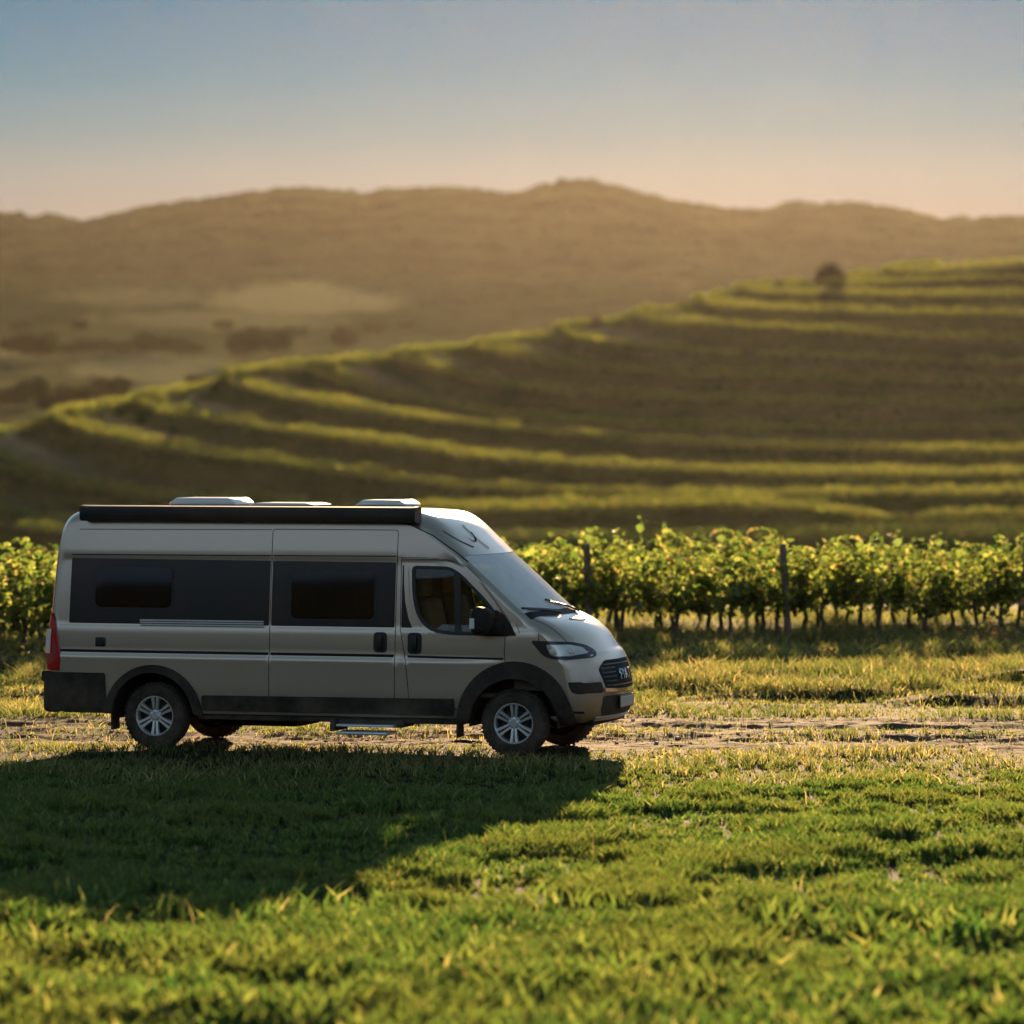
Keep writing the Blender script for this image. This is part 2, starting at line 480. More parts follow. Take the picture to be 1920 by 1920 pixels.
def dry_d(x, y):
    yc = track_line(x)
    t = track_mask(x, y)
    strip = np.exp(-((y - yc) / .55) ** 2) * .8
    base = (1 - t) * nss(y, 37.5, 44.5) + t * (strip + .42 * nss(fbm(x * .8, y * 1.9, 3, 55), .47, .6))
    under = 1 - .55 * nss(y, 64, 74)
    return base * (.3 + .95 * nss(fbm(x * .9, y * 1.1, 3, 56), .36, .6)) * under
def dry_h(x, y):
    yc = track_line(x)
    return (.06 + .10 * nss(fbm(x * .8, y * .9, 3, 57), .35, .7)) * (1 + .8 * nss(y, yc + 4.5, yc + 9)) * (1 - .45 * track_mask(x, y))
gm = blades('dry_grass', 420000, (0, 0), (40, 84), dry_d, dry_h, .011, .75, M['drygrass'], 3)
tag(link('dry_grass', gm), 'dry golden grass along the track and under the vines', 'grass', kind='stuff')

# stones on the track
def pebbles():
    r = np.random.default_rng(5)
    mb = MB()
    n = 0
    base = [(-1, -1, -1), (1, -1, -1), (1, 1, -1), (-1, 1, -1), (-.7, -.7, .8), (.7, -.7, .8), (.7, .7, .8), (-.7, .7, .8)]
    fs = [(0, 3, 2, 1), (4, 5, 6, 7), (0, 1, 5, 4), (1, 2, 6, 5), (2, 3, 7, 6), (3, 0, 4, 7)]
    while n < 1300:
        x = r.uniform(-9, 10); y = track_line(x) + r.normal(0, 1.7)
        if track_mask(np.array([x]), np.array([y]))[0] < .5: continue
        z = float(ground_z(np.array([x]), np.array([y]))[0])
        s = min(.032, r.exponential(.007) + .005); a = r.uniform(0, 6.3)
        vs = []
        for p in base:
            q = np.array(p) * s * r.uniform(.7, 1.2, 3) * (1, 1, .6)
            vs.append((x + q[0] * math.cos(a) - q[1] * math.sin(a), y + q[0] * math.sin(a) + q[1] * math.cos(a), z + q[2] + s * .2))
        mb.add(vs, fs); n += 1
    return mb
M['stone'] = pbr('stone', (.34, .29, .26), .85, 0, 0, .3, 3)
tag(pebbles().build('gravel', M['stone'], None, 50, False), 'pale pebbles and clods strewn along the dirt track', 'gravel', kind='stuff')
# ------------------------------------------------------------------ vineyard beside the track
M['vineleaf'] = leafmat('vine_leaf', [(0, (.022, .04, .009)), (.45, (.048, .066, .016)), (.8, (.080, .09, .025)), (.96, (.115, .105, .036)), (1, (.13, .09, .036))],
                        (5.0, 5.0, 3.5), .73, .04)

def leaf_cloud(centres, size, r, droop=.5, rnd=None):
    """one folded leaf of two quads at each centre"""
    n = len(centres)
    a = r.uniform(0, 2 * np.pi, n); tilt = r.normal(-.5, .6, n) * droop * 2
    f = np.stack([np.cos(a) * np.cos(tilt), np.sin(a) * np.cos(tilt), np.sin(tilt)], 1)
    sd = np.stack([-np.sin(a), np.cos(a), r.normal(0, .35, n)], 1)
    sd /= np.linalg.norm(sd, axis=1)[:, None]
    up = np.cross(f, sd)
    s = (size * r.uniform(.6, 1.25, n))[:, None]
    fold = r.uniform(.05, .3, n)[:, None]
    pts = []
    for (p, q, w) in ((0, 0, 0), (.35, .52, 1), (.8, .34, 1), (1.05, 0, 0), (.8, -.34, 1), (.35, -.52, 1)):
        pts.append(centres + f * s * p + sd * s * q + up * s * fold * w)
    V = np.stack(pts, 1)
    b = np.arange(n)[:, None] * 6
    Q = np.concatenate([b + np.array([[0, 1, 2, 3]]), b + np.array([[0, 3, 4, 5]])], 0)
    rv = np.repeat(r.uniform(0, 1, n) if rnd is None else rnd, 6)
    return V.reshape(-1, 3), Q, rv

def vine_foliage(seed):
    r = np.random.default_rng(seed)
    c = []
    # shoots rising from the cordon, drooping at the tips
    for k in range(16):
        x0 = r.uniform(-.62, .62); y0 = r.normal(0, .07); top = r.uniform(1.12, 1.60) if k < 14 else r.uniform(1.6, 1.82)
        lx, ly = r.normal(0, .16), r.normal(0, .16)
        m = int(26 * (top - .5))
        t = np.sort(r.uniform(0, 1, m))
        px = x0 + lx * t ** 1.5 + r.normal(0, .075, m); py = y0 + ly * t ** 1.5 + r.normal(0, .085, m)
        pz = .60 + (top - .60) * t
        c.append(np.stack([px, py, pz], 1))
    # hanging clumps round the fruiting zone
    for k in range(5):
        x0 = r.uniform(-.5, .5); m = 32
        c.append(np.stack([x0 + r.normal(0, .13, m), r.normal(0, .16, m), .78 + r.normal(0, .15, m)], 1))
    c = np.concatenate(c)
    c = c[(c[:, 2] > .46)]
    V, Q, rv = leaf_cloud(c, .125, r)
    return mesh_np('foliage', V, Q, M['vineleaf'], {'rnd': rv})

def vine_trunk(seed):
    r = random.Random(seed)
    mb = MB()
    pts = [(0, 0, -.06)]
    x = y = 0
    for k in range(1, 7):
        x += r.uniform(-.03, .03); y += r.uniform(-.03, .03); pts.append((x, y, .12 * k))
    mb.tube(pts, [.058, .048, .042, .038, .038, .042, .05], 7)
    for s in (-1, 1):
        mb.tube([(x, y, .72), (x + s * .16, y, .80 + r.uniform(-.02, .03)), (x + s * .45, y + r.uniform(-.03, .03), .80)], [.03, .022, .012], 6)
    for k in range(9):
        s = r.uniform(-.45, .45)
        mb.tube([(x + s, y, .79), (x + s + r.uniform(-.1, .1), y + r.uniform(-.1, .1), 1.15), (x + s + r.uniform(-.2, .2), y + r.uniform(-.15, .15), r.uniform(1.3, 1.6))], [.007, .005, .003], 4)
    return mb
FOL = [vine_foliage(40 + k) for k in range(6)]
TRK = []
for k in range(6):
    o = vine_trunk(60 + k).build('trunk', M['bark'])
    TRK.append(o.data); bpy.data.objects.remove(o)

def gz(x, y): return float(ground_z(np.array([x]), np.array([y]))[0])
ROW_SLOPE = .40
def row_pt(t, k):                     # t metres along the row, k-th row from the track
    n = math.hypot(1, ROW_SLOPE)
    return t / n - ROW_SLOPE / n * 2.3 * k, 65.8 + t * ROW_SLOPE / n + 2.3 * k / n
ORD = 'first second third fourth fifth sixth seventh eighth ninth tenth eleventh twelfth thirteenth fourteenth fifteenth sixteenth seventeenth'.split()
ROWN = ['front', 'second', 'third', 'rear']
for k in range(4):
    rr = random.Random(300 + k)
    cnt = {1: 0, -1: 0}
    ts = [-10.4 + .88 * i + rr.uniform(-.08, .08) for i in range(26)]
    pts = [(t, *row_pt(t, k)) for t in ts]
    right = [p for p in pts if 960 + p[1] / p[2] * FPX > 870 and 960 + p[1] / p[2] * FPX < 2200]
    left = [p for p in pts if 960 + p[1] / p[2] * FPX < 190 and 960 + p[1] / p[2] * FPX > -280][::-1]
    for side, lst in ((1, right), (-1, left)):
        for i, (t, x, y) in enumerate(lst):
            v = empty('grapevine', (x, y, gz(x, y)), math.atan(ROW_SLOPE) + rr.choice((0, math.pi)) + rr.uniform(-.1, .1))
            q = rr.uniform(.85, 1.0); v.scale = (q, q, q * rr.uniform(.86, 1.10))
            j = rr.randrange(6)
            link('trunk', TRK[j], v); link('foliage', FOL[(j + rr.randrange(6)) % 6], v)
            where = ('right of the van' if side > 0 else 'left of the van')
            tag(v, f'{ROWN[k]}-row leafy grapevine, {ORD[i]} counted outward, {where}', 'grapevine', f'grapevines of the {ROWN[k]} row')

def post(x, y, h, lx, ly, rad, label):
    mb = MB()
    z = gz(x, y)
    n = 10
    mb.tube([(0, 0, -.1), (lx * .5, ly * .5, h * .5), (lx, ly, h - .05), (lx, ly, h)], [rad, rad * .97, rad * .93, rad * .8], n)
    o = mb.build('wooden_post', M['wood']); o.location = (x, y, z)
    tag(o, label, 'post', 'wooden trellis posts of the vineyard')
post(4.42, 67.45, 1.57, -.10, 0, .062, 'tall weathered trellis post standing clear in front of the vines')
post(1.20, 66.18, 1.50, -.03, 0, .060, 'weathered trellis post half hidden in leaves just beyond the van bonnet')
post(8.42, 69.05, 1.62, -.02, 0, .062, 'weathered trellis post at the right-hand end of the visible vine row')

# weeds at the foot of the vines
def weed_mesh(seed):
    r = np.random.default_rng(seed)
    m = 150
    c = np.stack([r.normal(0, .20, m), r.normal(0, .20, m), np.abs(r.normal(0, .17, m)) + .02], 1)
    V, Q, rv = leaf_cloud(c, .075, r)
    return mesh_np('weed', V, Q, M['weed'], {'rnd': rv})
M['weed'] = leafmat('weed_leaf', [(0, (.03, .04, .012)), (.5, (.06, .065, .02)), (1, (.14, .09, .055))], (3, 2.8, 2.1), .6, .05)
WD = [weed_mesh(80 + i) for i in range(3)]
for i, (px, Y, s, lab) in enumerate([(1905, 66.2, 1.5, 'tall reddish weed clump at the right edge before the last post'),
                                     (1850, 64.8, 1.0, 'low reddish weed clump on the bank near the right edge'),
                                     (1655, 64.6, .9, 'green weed clump on the bank under the dark vines'),
                                     (1330, 62.8, .8, 'green weed clump left of the post on the golden bank'),
                                     (1540, 61.5, .7, 'small weed clump beside the post shadow on the bank'),
                                     (30, 59.5, 1.1, 'leafy weed clump at the left edge below the vines')]):
    x = (px - 960) / FPX * Y
    o = link('weed_clump', WD[i % 3]); o.location = (x, Y, gz(x, Y)); o.scale = (s, s, s); o.rotation_euler = (0, 0, i * 1.3)  # a clump of loose weed leaves, not a woody bush
    tag(o, lab, 'weeds', 'weed clumps on the bank')


# ------------------------------------------------------------------ terraced hillside
# each terrace edge: plan distance and the line its lip follows, from the right round the nose to the back
TER = [
 (372, [(2300,1012),(1500,1012),(800,1016),(400,1012),(109,1006),(0,991),(-150,962),(-260,930),(-290,915),(-270,905),(-150,890)]),
 (391, [(2300,985),(1640,990),(1500,990),(900,1000),(400,992),(109,984),(0,966),(-120,938),(-220,905),(-245,892),(-230,882),(-110,868)]),
 (410, [(2300,962),(1800,975),(1640,982),(1600,968),(1431,946),(1100,952),(700,968),(255,944),(164,929),(73,911),(0,889),(-60,868),(-110,848),(-120,838),(-105,832),(0,818)]),
 (429, [(2300,925),(1750,930),(1300,938),(1000,930),(700,903),(474,874),(292,849),(135,812),(104,796),(98,787),(108,782),(142,778),(240,762)]),
 (448, [(2300,890),(1750,893),(1400,892),(1100,878),(900,862),(700,838),(547,820),(401,798),(300,780),(262,768),(252,757),(262,751),(310,745),(400,731)]),
 (467, [(2300,852),(1800,850),(1500,848),(1200,836),(1000,818),(850,800),(700,778),(547,754),(437,729),(422,720),(419,711),(430,706),(470,702),(560,690)]),
 (486, [(2300,815),(1800,812),(1500,812),(1200,805),(1050,798),(900,782),(750,760),(640,728),(583,702),(578,694),(590,689),(630,685),(700,679)]),
 (505, [(2300,770),(1800,768),(1500,760),(1300,756),(1100,747),(950,733),(850,712),(752,682),(740,674),(748,668),(790,664),(860,658)]),
 (524, [(2300,728),(1800,724),(1500,716),(1300,708),(1100,696),(1000,684),(905,664),(884,656),(892,650),(930,646),(1020,640)]),
 (543, [(2300,690),(1800,686),(1500,672),(1300,664),(1150,648),(1062,632),(1044,624),(1052,618),(1090,614),(1180,608)]),
 (562, [(2300,645),(1800,640),(1600,630),(1420,618),(1250,606),(1196,600),(1190,594),(1215,590),(1290,585)]),
 (581, [(2300,598),(1900,596),(1600,590),(1420,580),(1325,572),(1305,567),(1330,563),(1400,558)]),
 (600, [(2300,560),(1900,558),(1650,556),(1500,553),(1400,550),(1382,546),(1410,542),(1500,538)]),
 (619, [(2300,524),(1900,528),(1700,532),(1560,534),(1535,531),(1560,526),(1640,521)]),
 (638, [(2300,476),(1960,492),(1800,506),(1690,514),(1660,514),(1680,509),(1760,500)]),
]
def resample(path, n):
    p = np.array(path, float)
    for _ in range(2):                         # corner cutting
        q = np.empty((2 * len(p) - 2 + 2, 2)); q[0] = p[0]; q[-1] = p[-1]
        q[1:-1:2] = .75 * p[:-1] + .25 * p[1:]; q[2:-1:2] = .25 * p[:-1] + .75 * p[1:]
        p = q
    w = p.copy(); w[:, 1] *= 3.0
    d = np.concatenate([[0], np.cumsum(np.linalg.norm(np.diff(w, axis=0), axis=1))])
    t = np.linspace(0, d[-1], n)
    return np.stack([np.interp(t, d, p[:, 0]), np.interp(t, d, p[:, 1])], 1)

NS = 170
NOSE = np.exp(-((np.arange(NS) - 128) / 14.0) ** 2)      # round the noses the flats are wider and slope outward
EDGE = []
for k, (Y0, path) in enumerate(TER):
    inose = int(np.argmin([p[0] for p in path]))
    front = resample(path[:inose + 1], 130)
    back = resample(path[inose:], NS - 130 + 1)[1:]
    pp = np.concatenate([front, back])
    tb = np.concatenate([np.zeros(118), np.linspace(0, 1, 12) ** 2 * .12, .12 + np.linspace(0.02, 1, NS - 130) * .88])
    bulge = 4.0 * np.sin(np.linspace(0, 2.6, NS) + k)
    Y = Y0 + 42 * tb + bulge * (1 - tb)
    EDGE.append(np.stack([(pp[:, 0] - 960) / FPX * Y, Y, CAM_H - (pp[:, 1] - 800) / FPX * Y], 1))

rows = []     # curves from the valley side upward, with a flag for the flat of a terrace
e0 = EDGE[0]
rows.append((e0 + np.array([0, -36, 0]), 0)); rows[0][0][:, 2] = e0[:, 2] - 4.5
rows.append((e0 + np.array([0, -4, -1.6]), 0))
for k, e in enumerate(EDGE):
    rows.append((e, 0))
    if k + 1 < len(EDGE):
        nx = EDGE[k + 1]
        d = nx - e
        fr = (.36 + .26 * NOSE)[:, None]; b = e + d * np.concatenate([fr, fr, 0 * fr], 1); b[:, 2] = e[:, 2] + (.10 + .34 * NOSE) * d[:, 2]
        rows.append((b, 1))
        m1 = e + d * np.concatenate([.5 * fr + .42, .5 * fr + .42, 0 * fr], 1); m1[:, 2] = e[:, 2] + .62 * d[:, 2]
        rows.append((m1, 0))
        m2 = e + d * np.array([.92, .92, 0]); m2[:, 2] = e[:, 2] + .93 * d[:, 2]
        rows.append((m2, 0))
top = EDGE[-1] + np.array([4, 8, .2]); rows.append((top, 1))
top2 = EDGE[-1] + np.array([10, 60, 1.0]); rows.append((top2, 1))
top3 = EDGE[-1] + np.array([20, 140, -25]); rows.append((top3, 1))
V = np.concatenate([r_[0] for r_ in rows])
V[:, 2] += .35 * (fbm(V[:, 0] * .35, V[:, 1] * .35, 3, 66) - .5)
flat = np.concatenate([(.12 + .88 * NOSE) * r_[1] for r_ in rows])
ii = np.arange(len(rows) * NS).reshape(len(rows), NS)
Q = np.stack([ii[:-1, :-1].ravel(), ii[1:, :-1].ravel(), ii[1:, 1:].ravel(), ii[:-1, 1:].ravel()], 1)

def turf_material(name, lo, hi, flatcol, scale):
    m, nt, b = mat_new(name)
    N, L = nt.nodes, nt.links
    tcn = N.new('ShaderNodeTexCoord')
    n1 = N.new('ShaderNodeTexNoise'); n1.inputs['Scale'].default_value = scale; n1.inputs['Detail'].default_value = 7
    L.new(tcn.outputs['Object'], n1.inputs['Vector'])
    r = N.new('ShaderNodeValToRGB'); r.color_ramp.elements[0].position = .3; r.color_ramp.elements[1].position = .7
    r.color_ramp.elements[0].color = (*lo, 1); r.color_ramp.elements[1].color = (*hi, 1)
    L.new(n1.outputs['Fac'], r.inputs['Fac'])
    at = N.new('ShaderNodeAttribute'); at.attribute_name = 'field'
    mx = N.new('ShaderNodeMix'); mx.data_type = 'RGBA'
    L.new(at.outputs['Fac'], mx.inputs['Factor']); L.new(r.outputs['Color'], mx.inputs['A']); mx.inputs['B'].default_value = (*flatcol, 1)
    L.new(mx.outputs['Result'], b.inputs['Base Color'])
    b.inputs['Roughness'].default_value = .95; b.inputs['Specular IOR Level'].default_value = .0
    n2 = N.new('ShaderNodeTexNoise'); n2.inputs['Scale'].default_value = scale * 5; n2.inputs['Detail'].default_value = 5
    L.new(tcn.outputs['Object'], n2.inputs['Vector'])
    bp = N.new('ShaderNodeBump'); bp.inputs['Strength'].default_value = 1; bp.inputs['Distance'].default_value = .5 / (scale * 5) * 2
    L.new(n2.outputs['Fac'], bp.inputs['Height']); L.new(bp.outputs['Normal'], b.inputs['Normal'])
    return m
M['terrace'] = turf_material('terrace_turf', (.026, .044, .011), (.066, .084, .024), (.28, .21, .12), .35)
hs = link('terraced_hillside', mesh_np('terraced_hillside', V, Q, M['terrace'], {'field': flat}, True))
tag(hs, kind='structure')

# shrubs and tall grass over the banks between the terraces: nobody could count them
def bank_growth():
    r = np.random.default_rng(91)
    cs = []
    for k in range(len(EDGE) - 1):
        a, b = EDGE[k], EDGE[k + 1]
        n = 4800
        u = r.uniform(0, NS - 1.001, n); i = u.astype(int); f = (u - i)[:, None]
        s = r.uniform(.42, .98, n)[:, None]
        A = a[i] * (1 - f) + a[i + 1] * f; B = b[i] * (1 - f) + b[i + 1] * f
        P = A + (B - A) * s
        zz = A[:, 2] + (B - A)[:, 2] * np.interp(s[:, 0], [.36, .62, .86, 1], [.10, .62, .93, 1])
        P[:, 2] = zz + r.uniform(0, .35, n)
        keep = fbm(P[:, 0] * .25, P[:, 1] * .4 + k * 7, 3, 44) > r.uniform(.3, .6, n)
        cs.append(P[keep])
    P = np.concatenate(cs)
    V, Q, rv = leaf_cloud(P, .42, r)
    return mesh_np('bank_growth', V, Q, M['bankleaf'], {'rnd': rv})
M['bankleaf'] = leafmat('bank_leaf', [(0, (.028, .050, .010)), (.6, (.062, .082, .020)), (1, (.10, .10, .034))], (2.2, 2.2, 1.5), .4, .03)
tag(link('bank_growth', bank_growth()), 'dark rough grass and scrub on the banks between the terraces', 'undergrowth', kind='stuff')

M['rowleaf'] = leafmat('terrace_vine_leaf', [(0, (.020, .034, .008)), (.5, (.042, .054, .013)), (1, (.075, .07, .024))], (6.2, 6.0, 4.0), .76, .02)
def vine_row(edge, seed, off=0.0, upto=NS):
    r = np.random.default_rng(seed)
    e = edge[:upto]
    d = np.concatenate([[0], np.cumsum(np.linalg.norm(np.diff(e, axis=0), axis=1))])
    n = int(d[-1] * 70)
    t = r.uniform(0, d[-1], n)
    P = np.stack([np.interp(t, d, e[:, j]) for j in range(3)], 1)
    wob = fbm(t * .45, np.full(n, seed * 3.1), 3, seed)
    keep = wob > .24
    P[:, 2] += .1 + r.uniform(0, 1, n) ** .6 * (.45 + 1.15 * wob)
    P[:, 0] += r.normal(0, .3, n); P[:, 1] += r.normal(0, .55, n) + off
    V, Q, rv = leaf_cloud(P[keep], .27, r)
    return mesh_np('vine_row', V, Q, M['rowleaf'], {'rnd': rv})
NT = len(EDGE)
TORD = 'topmost second third fourth fifth sixth seventh eighth ninth tenth eleventh twelfth thirteenth fourteenth lowest'.split()
for k, e in enumerate(EDGE):
    if k < 2: e = e[(960 + e[:, 0] / e[:, 1] * FPX) < 520]        # the lowest rows stop behind the van
    o = link('vine_row', vine_row(e + np.array([0, .5, 0]), 500 + k))
    tag(o, f'sunlit vine row curving along the lip of the {TORD[NT - 1 - k]} hillside terrace', 'vine row', 'vine rows on the hillside terraces')
    if 2 <= k <= 8:
        nx = EDGE[k + 1]
        e = EDGE[k]
        b = e + (nx - e) * np.array([.24, .24, 0]); b[:, 2] = e[:, 2] + .07 * (nx - e)[:, 2]
        b = b[60 if k > 4 else 90:]
        o = link('vine_row', vine_row(b, 600 + k))
        tag(o, f'inner vine row rounding the nose of the {TORD[NT - 1 - k]} hillside terrace', 'vine row', 'vine rows on the hillside terraces')

# ------------------------------------------------------------------ far hills
RIDGE = [(-900, 470), (-500, 440), (-200, 400), (0, 406), (90, 408), (160, 418), (230, 402), (330, 384), (420, 372), (500, 362), (560, 355), (640, 362), (690, 366), (760, 354), (850, 352), (900, 358), (950, 366),
         (1000, 354), (1060, 344), (1090, 343), (1150, 352), (1230, 374), (1300, 388), (1360, 398), (1420, 398), (1480, 386), (1560, 384), (1640, 390), (1720, 404), (1780, 414), (1850, 412), (1920, 408), (2100, 395), (2500, 430), (3000, 450)]
RX = np.array([p[0] for p in RIDGE], float); RY = np.array([p[1] for p in RIDGE], float)
def hill_screen(u, Y):
    prof = np.interp(Y, [560, 620, 700, 800, 950, 1150, 1400, 1700], [812, 790, 742, 700, 655, 600, 545, 500])
    ridge = np.interp(u, RX, RY)
    lift = 26 * (fbm(u * .004, Y * .004, 3, 71) - .5)
    t = nss(Y, 1500, 2050)
    return (prof + lift) * (1 - t) + ridge * t
HY = np.concatenate([np.linspace(545, 1100, 90), np.linspace(1108, 2050, 130), np.linspace(2065, 2300, 10)])
HU = np.linspace(-750, 2700, 420)
U, YY = np.meshgrid(HU, HY)
SY = hill_screen(U, np.minimum(YY, 2050))
Z = CAM_H - (SY - 800) / FPX * np.minimum(YY, 2050)
Z -= np.clip(YY - 2050, 0, 1e9) * .35
def poly_mask(u, s, cu, cs, ru, rs, seed):
    d = np.sqrt(((u - cu) / ru) ** 2 + ((s - cs) / rs) ** 2) + .5 * (fbm(u * .02, s * .03, 3, seed) - .5)
    return 1 - nss(d, .6, 1.2)
field = np.maximum.reduce([.38 * (1 - nss(YY, 950, 1200)) * (.5 + .8 * fbm(U * .012, SY * .05, 3, 33)), poly_mask(U, SY, 560, 562, 190, 34, 1), poly_mask(U, SY, 290, 692, 175, 32, 2), poly_mask(U, SY, 20, 662, 45, 10, 3),
                           .6 * poly_mask(U, SY, 430, 600, 260, 22, 4), .5 * poly_mask(U, SY, 250, 560, 160, 18, 5), .7 * poly_mask(U, SY, 30, 735, 110, 22, 8)])
XX = (U - 960) / FPX * YY
forest = (1 - field) * nss(YY, 900, 1250)
canopy = 4.0 * (vnoise(XX * .13, YY * .07, 8) - .4) + 2.5 * (vnoise(XX * .3, YY * .16, 9) - .5)
Z = Z + forest * canopy * (.5 + .5 * nss(YY, 1000, 1900))
V = np.stack([XX.ravel(), YY.ravel(), Z.ravel()], 1)
ii = np.arange(V.shape[0]).reshape(U.shape)
Q = np.stack([ii[:-1, :-1].ravel(), ii[:-1, 1:].ravel(), ii[1:, 1:].ravel(), ii[1:, :-1].ravel()], 1)
M['hills'] = turf_material('hill_woods', (.020, .034, .015), (.060, .080, .032), (.20, .19, .10), .03)
tag(link('hills', mesh_np('hills', V, Q, M['hills'], {'field': field.ravel()}, True)), kind='structure')
# the valley floor that joins the near ground, the terraces and the hills
vx = np.linspace(-420, 460, 60); vy = np.linspace(300, 600, 24)
def valley_z(X, Y): return -8.2 + 1.0 * (fbm(X * .02, Y * .02, 3, 4) - .5) - 3.0 * nss(Y, 420, 600) * 0
M['valley'] = turf_material('valley_grass', (.05, .055, .02), (.11, .10, .04), (.2, .17, .1), .1)
tag(link('valley', grid_mesh('valley', vx, vy, valley_z, M['valley'])), kind='structure')

# ------------------------------------------------------------------ trees in the valley and on the hill
M['treeleaf'] = leafmat('tree_leaf', [(0, (.014, .024, .010)), (.6, (.030, .040, .014)), (1, (.06, .06, .022))], (1.5, 1.5, 1.2), .3, .03)
def crown(seed, wide):
    r = np.random.default_rng(seed)
    c = []
    for k in range(26):
        th = r.uniform(0, 6.28); ph = r.uniform(-.5, 1.0); rad = r.uniform(.45, 1.0)
        cx, cy, cz = wide * rad * math.cos(th) * .42, wide * rad * math.sin(th) * .42, .56 + .30 * ph
        m = 90
        sp = r.uniform(.07, .12)
        c.append(np.stack([cx + r.normal(0, sp * wide, m), cy + r.normal(0, sp * wide, m), cz + r.normal(0, sp * .8, m)], 1))
    c = np.concatenate(c); c = c[c[:, 2] > .13]
    V, Q, rv = leaf_cloud(c, .075, r)
    return mesh_np('crown', V, Q, M['treeleaf'], {'rnd': rv})
def dome(seed):
    r = np.random.default_rng(seed)
    u = r.normal(0, 1, (2200, 3)); u /= np.linalg.norm(u, axis=1)[:, None]; u[:, 2] = np.abs(u[:, 2])
    c = u * (r.uniform(.55, 1, 2200) ** .5)[:, None] * (1 + .22 * (fbm(u[:, 0] * 3 + 5, u[:, 1] * 3 + u[:, 2] * 2, 3, 12)[:, None] - .5))
    V, Q, rv = leaf_cloud(c * np.array([.68, .68, .95]), .09, r)
    return mesh_np('crown', V, Q, M['treeleaf'], {'rnd': rv})
CR = [crown(700 + i, w) for i, w in enumerate((1.0, 1.25, .8, 1.6))] + [dome(720)]
tmb = MB(); tmb.tube([(0, 0, -.08), (.01, 0, .2), (-.01, .01, .42), (.02, 0, .7)], [.035, .028, .02, .008], 7)
for a in range(5):
    tmb.tube([(0, 0, .3 + .05 * a), (.12 * math.cos(a * 1.3), .12 * math.sin(a * 1.3), .45 + .04 * a), (.26 * math.cos(a * 1.3), .26 * math.sin(a * 1.3), .6 + .04 * a)], [.014, .009, .003], 5)
o = tmb.build('trunk', M['bark']); TRUNK = o.data; bpy.data.objects.remove(o)
HB = 'hazy trees of the hedgerow above the pale meadow'
VB = 'bushy trees in the valley below the meadow'
HW = 'hazy trees where the valley meets the hills'
def hill_base(px, Y):
    if Y < 600: return CAM_H - (px[1] - 800) / FPX * Y
    return CAM_H - (float(hill_screen(np.array([px[0]]), np.array([Y]))[0]) - 800) / FPX * Y
TREES = [ # px, base y or None, distance, height in px, shape, label, group
 (70, None, 880, 62, 1, 'largest dark round tree at the left edge of the pale meadow', None),
 (20, None, 900, 40, 0, 'smaller hazy tree at the far left edge beside the biggest dark one', None),
 (462, None, 860, 74, 0, 'big dark tree at the right end of the pale meadow', None),
 (520, None, 880, 62, 2, 'tall hazy tree just right of the dark meadow-end tree', None),
 (645, None, 930, 58, 2, 'slender hazy tree standing alone above the terraces', None),
 (372, 735, 540, 34, 3, 'dark bushy tree rising just behind the terrace nose', None),
] + [(x, None, 905 + 8 * (i % 3), h, s, 'hazy tree in the hedgerow along the upper edge of the pale meadow', HB) for i, (x, h, s) in enumerate(
     [(125, 30, 3), (160, 36, 1), (195, 32, 3), (232, 38, 0), (268, 48, 2), (300, 40, 1), (335, 38, 3), (368, 26, 3)])] \
  + [(x, None, 640 + 12 * (i % 4), h, s, 'bushy tree in the dark clump between the meadow and the terraces', VB) for i, (x, h, s) in enumerate(
     [(-60, 56, 1), (-15, 50, 3), (28, 48, 1), (62, 58, 0), (98, 50, 3), (135, 60, 1), (172, 50, 0), (208, 64, 1), (246, 44, 3), (285, 36, 1), (325, 30, 3)])] \
  + [(x, None, 1020 + 30 * (i % 3), h, s, 'faint hazy tree at the foot of the far hill', HW) for i, (x, h, s) in enumerate(
     [(40, 30, 3), (150, 26, 1), (420, 24, 3), (560, 30, 1), (700, 32, 3), (760, 26, 1)])]
for i, (px, by, Y, hp, sh, lab, grp) in enumerate(TREES):
    h = hp / FPX * Y
    t = empty('tree', ((px - 960) / FPX * Y, Y, hill_base((px, by), Y) - .03 * h), i * 1.7)
    t.scale = (h, h, h)
    link('trunk', TRUNK, t); link('crown', CR[sh], t)
    tag(t, lab, 'tree', grp)
for px, py, Y, hp, sh, lab in [(1557, 530, 628, 46, 4, 'round dark bush on the crest of the terraced hillside'),
                              (1462, 546, 615, 22, 2, 'small slender tree on the crest left of the round bush'),
                              (1120, 612, 560, 22, 4, 'low wide bush on the crest nearest the middle of the terraces')]:
    h = hp / FPX * Y
    t = empty('tree', ((px - 960) / FPX * Y, Y, CAM_H - (py - 800) / FPX * Y - .1 * h), px * .1)
    t.scale = (h, h, h)
    link('trunk', TRUNK, t); link('crown', CR[sh], t)
    tag(t, lab, 'tree')

# ------------------------------------------------------------------ air
hz = MB().box(-520, 520, -14, 2420, -45, 150).build('haze', None or M['gap'], None, 0)
m = bpy.data.materials.new('haze_air'); m.use_nodes = True
nt = m.node_tree; nt.nodes.clear()
out = nt.nodes.new('ShaderNodeOutputMaterial'); pv = nt.nodes.new('ShaderNodeVolumePrincipled')
pv.inputs['Color'].default_value = (1.0, .90, .78, 1)
pv.inputs['Density'].default_value = HAZE_DENSITY
pv.inputs['Anisotropy'].default_value = .80
nt.links.new(pv.outputs[0], out.inputs['Volume'])
hz.data.materials.clear(); hz.data.materials.append(m)
tag(hz, kind='stuff')


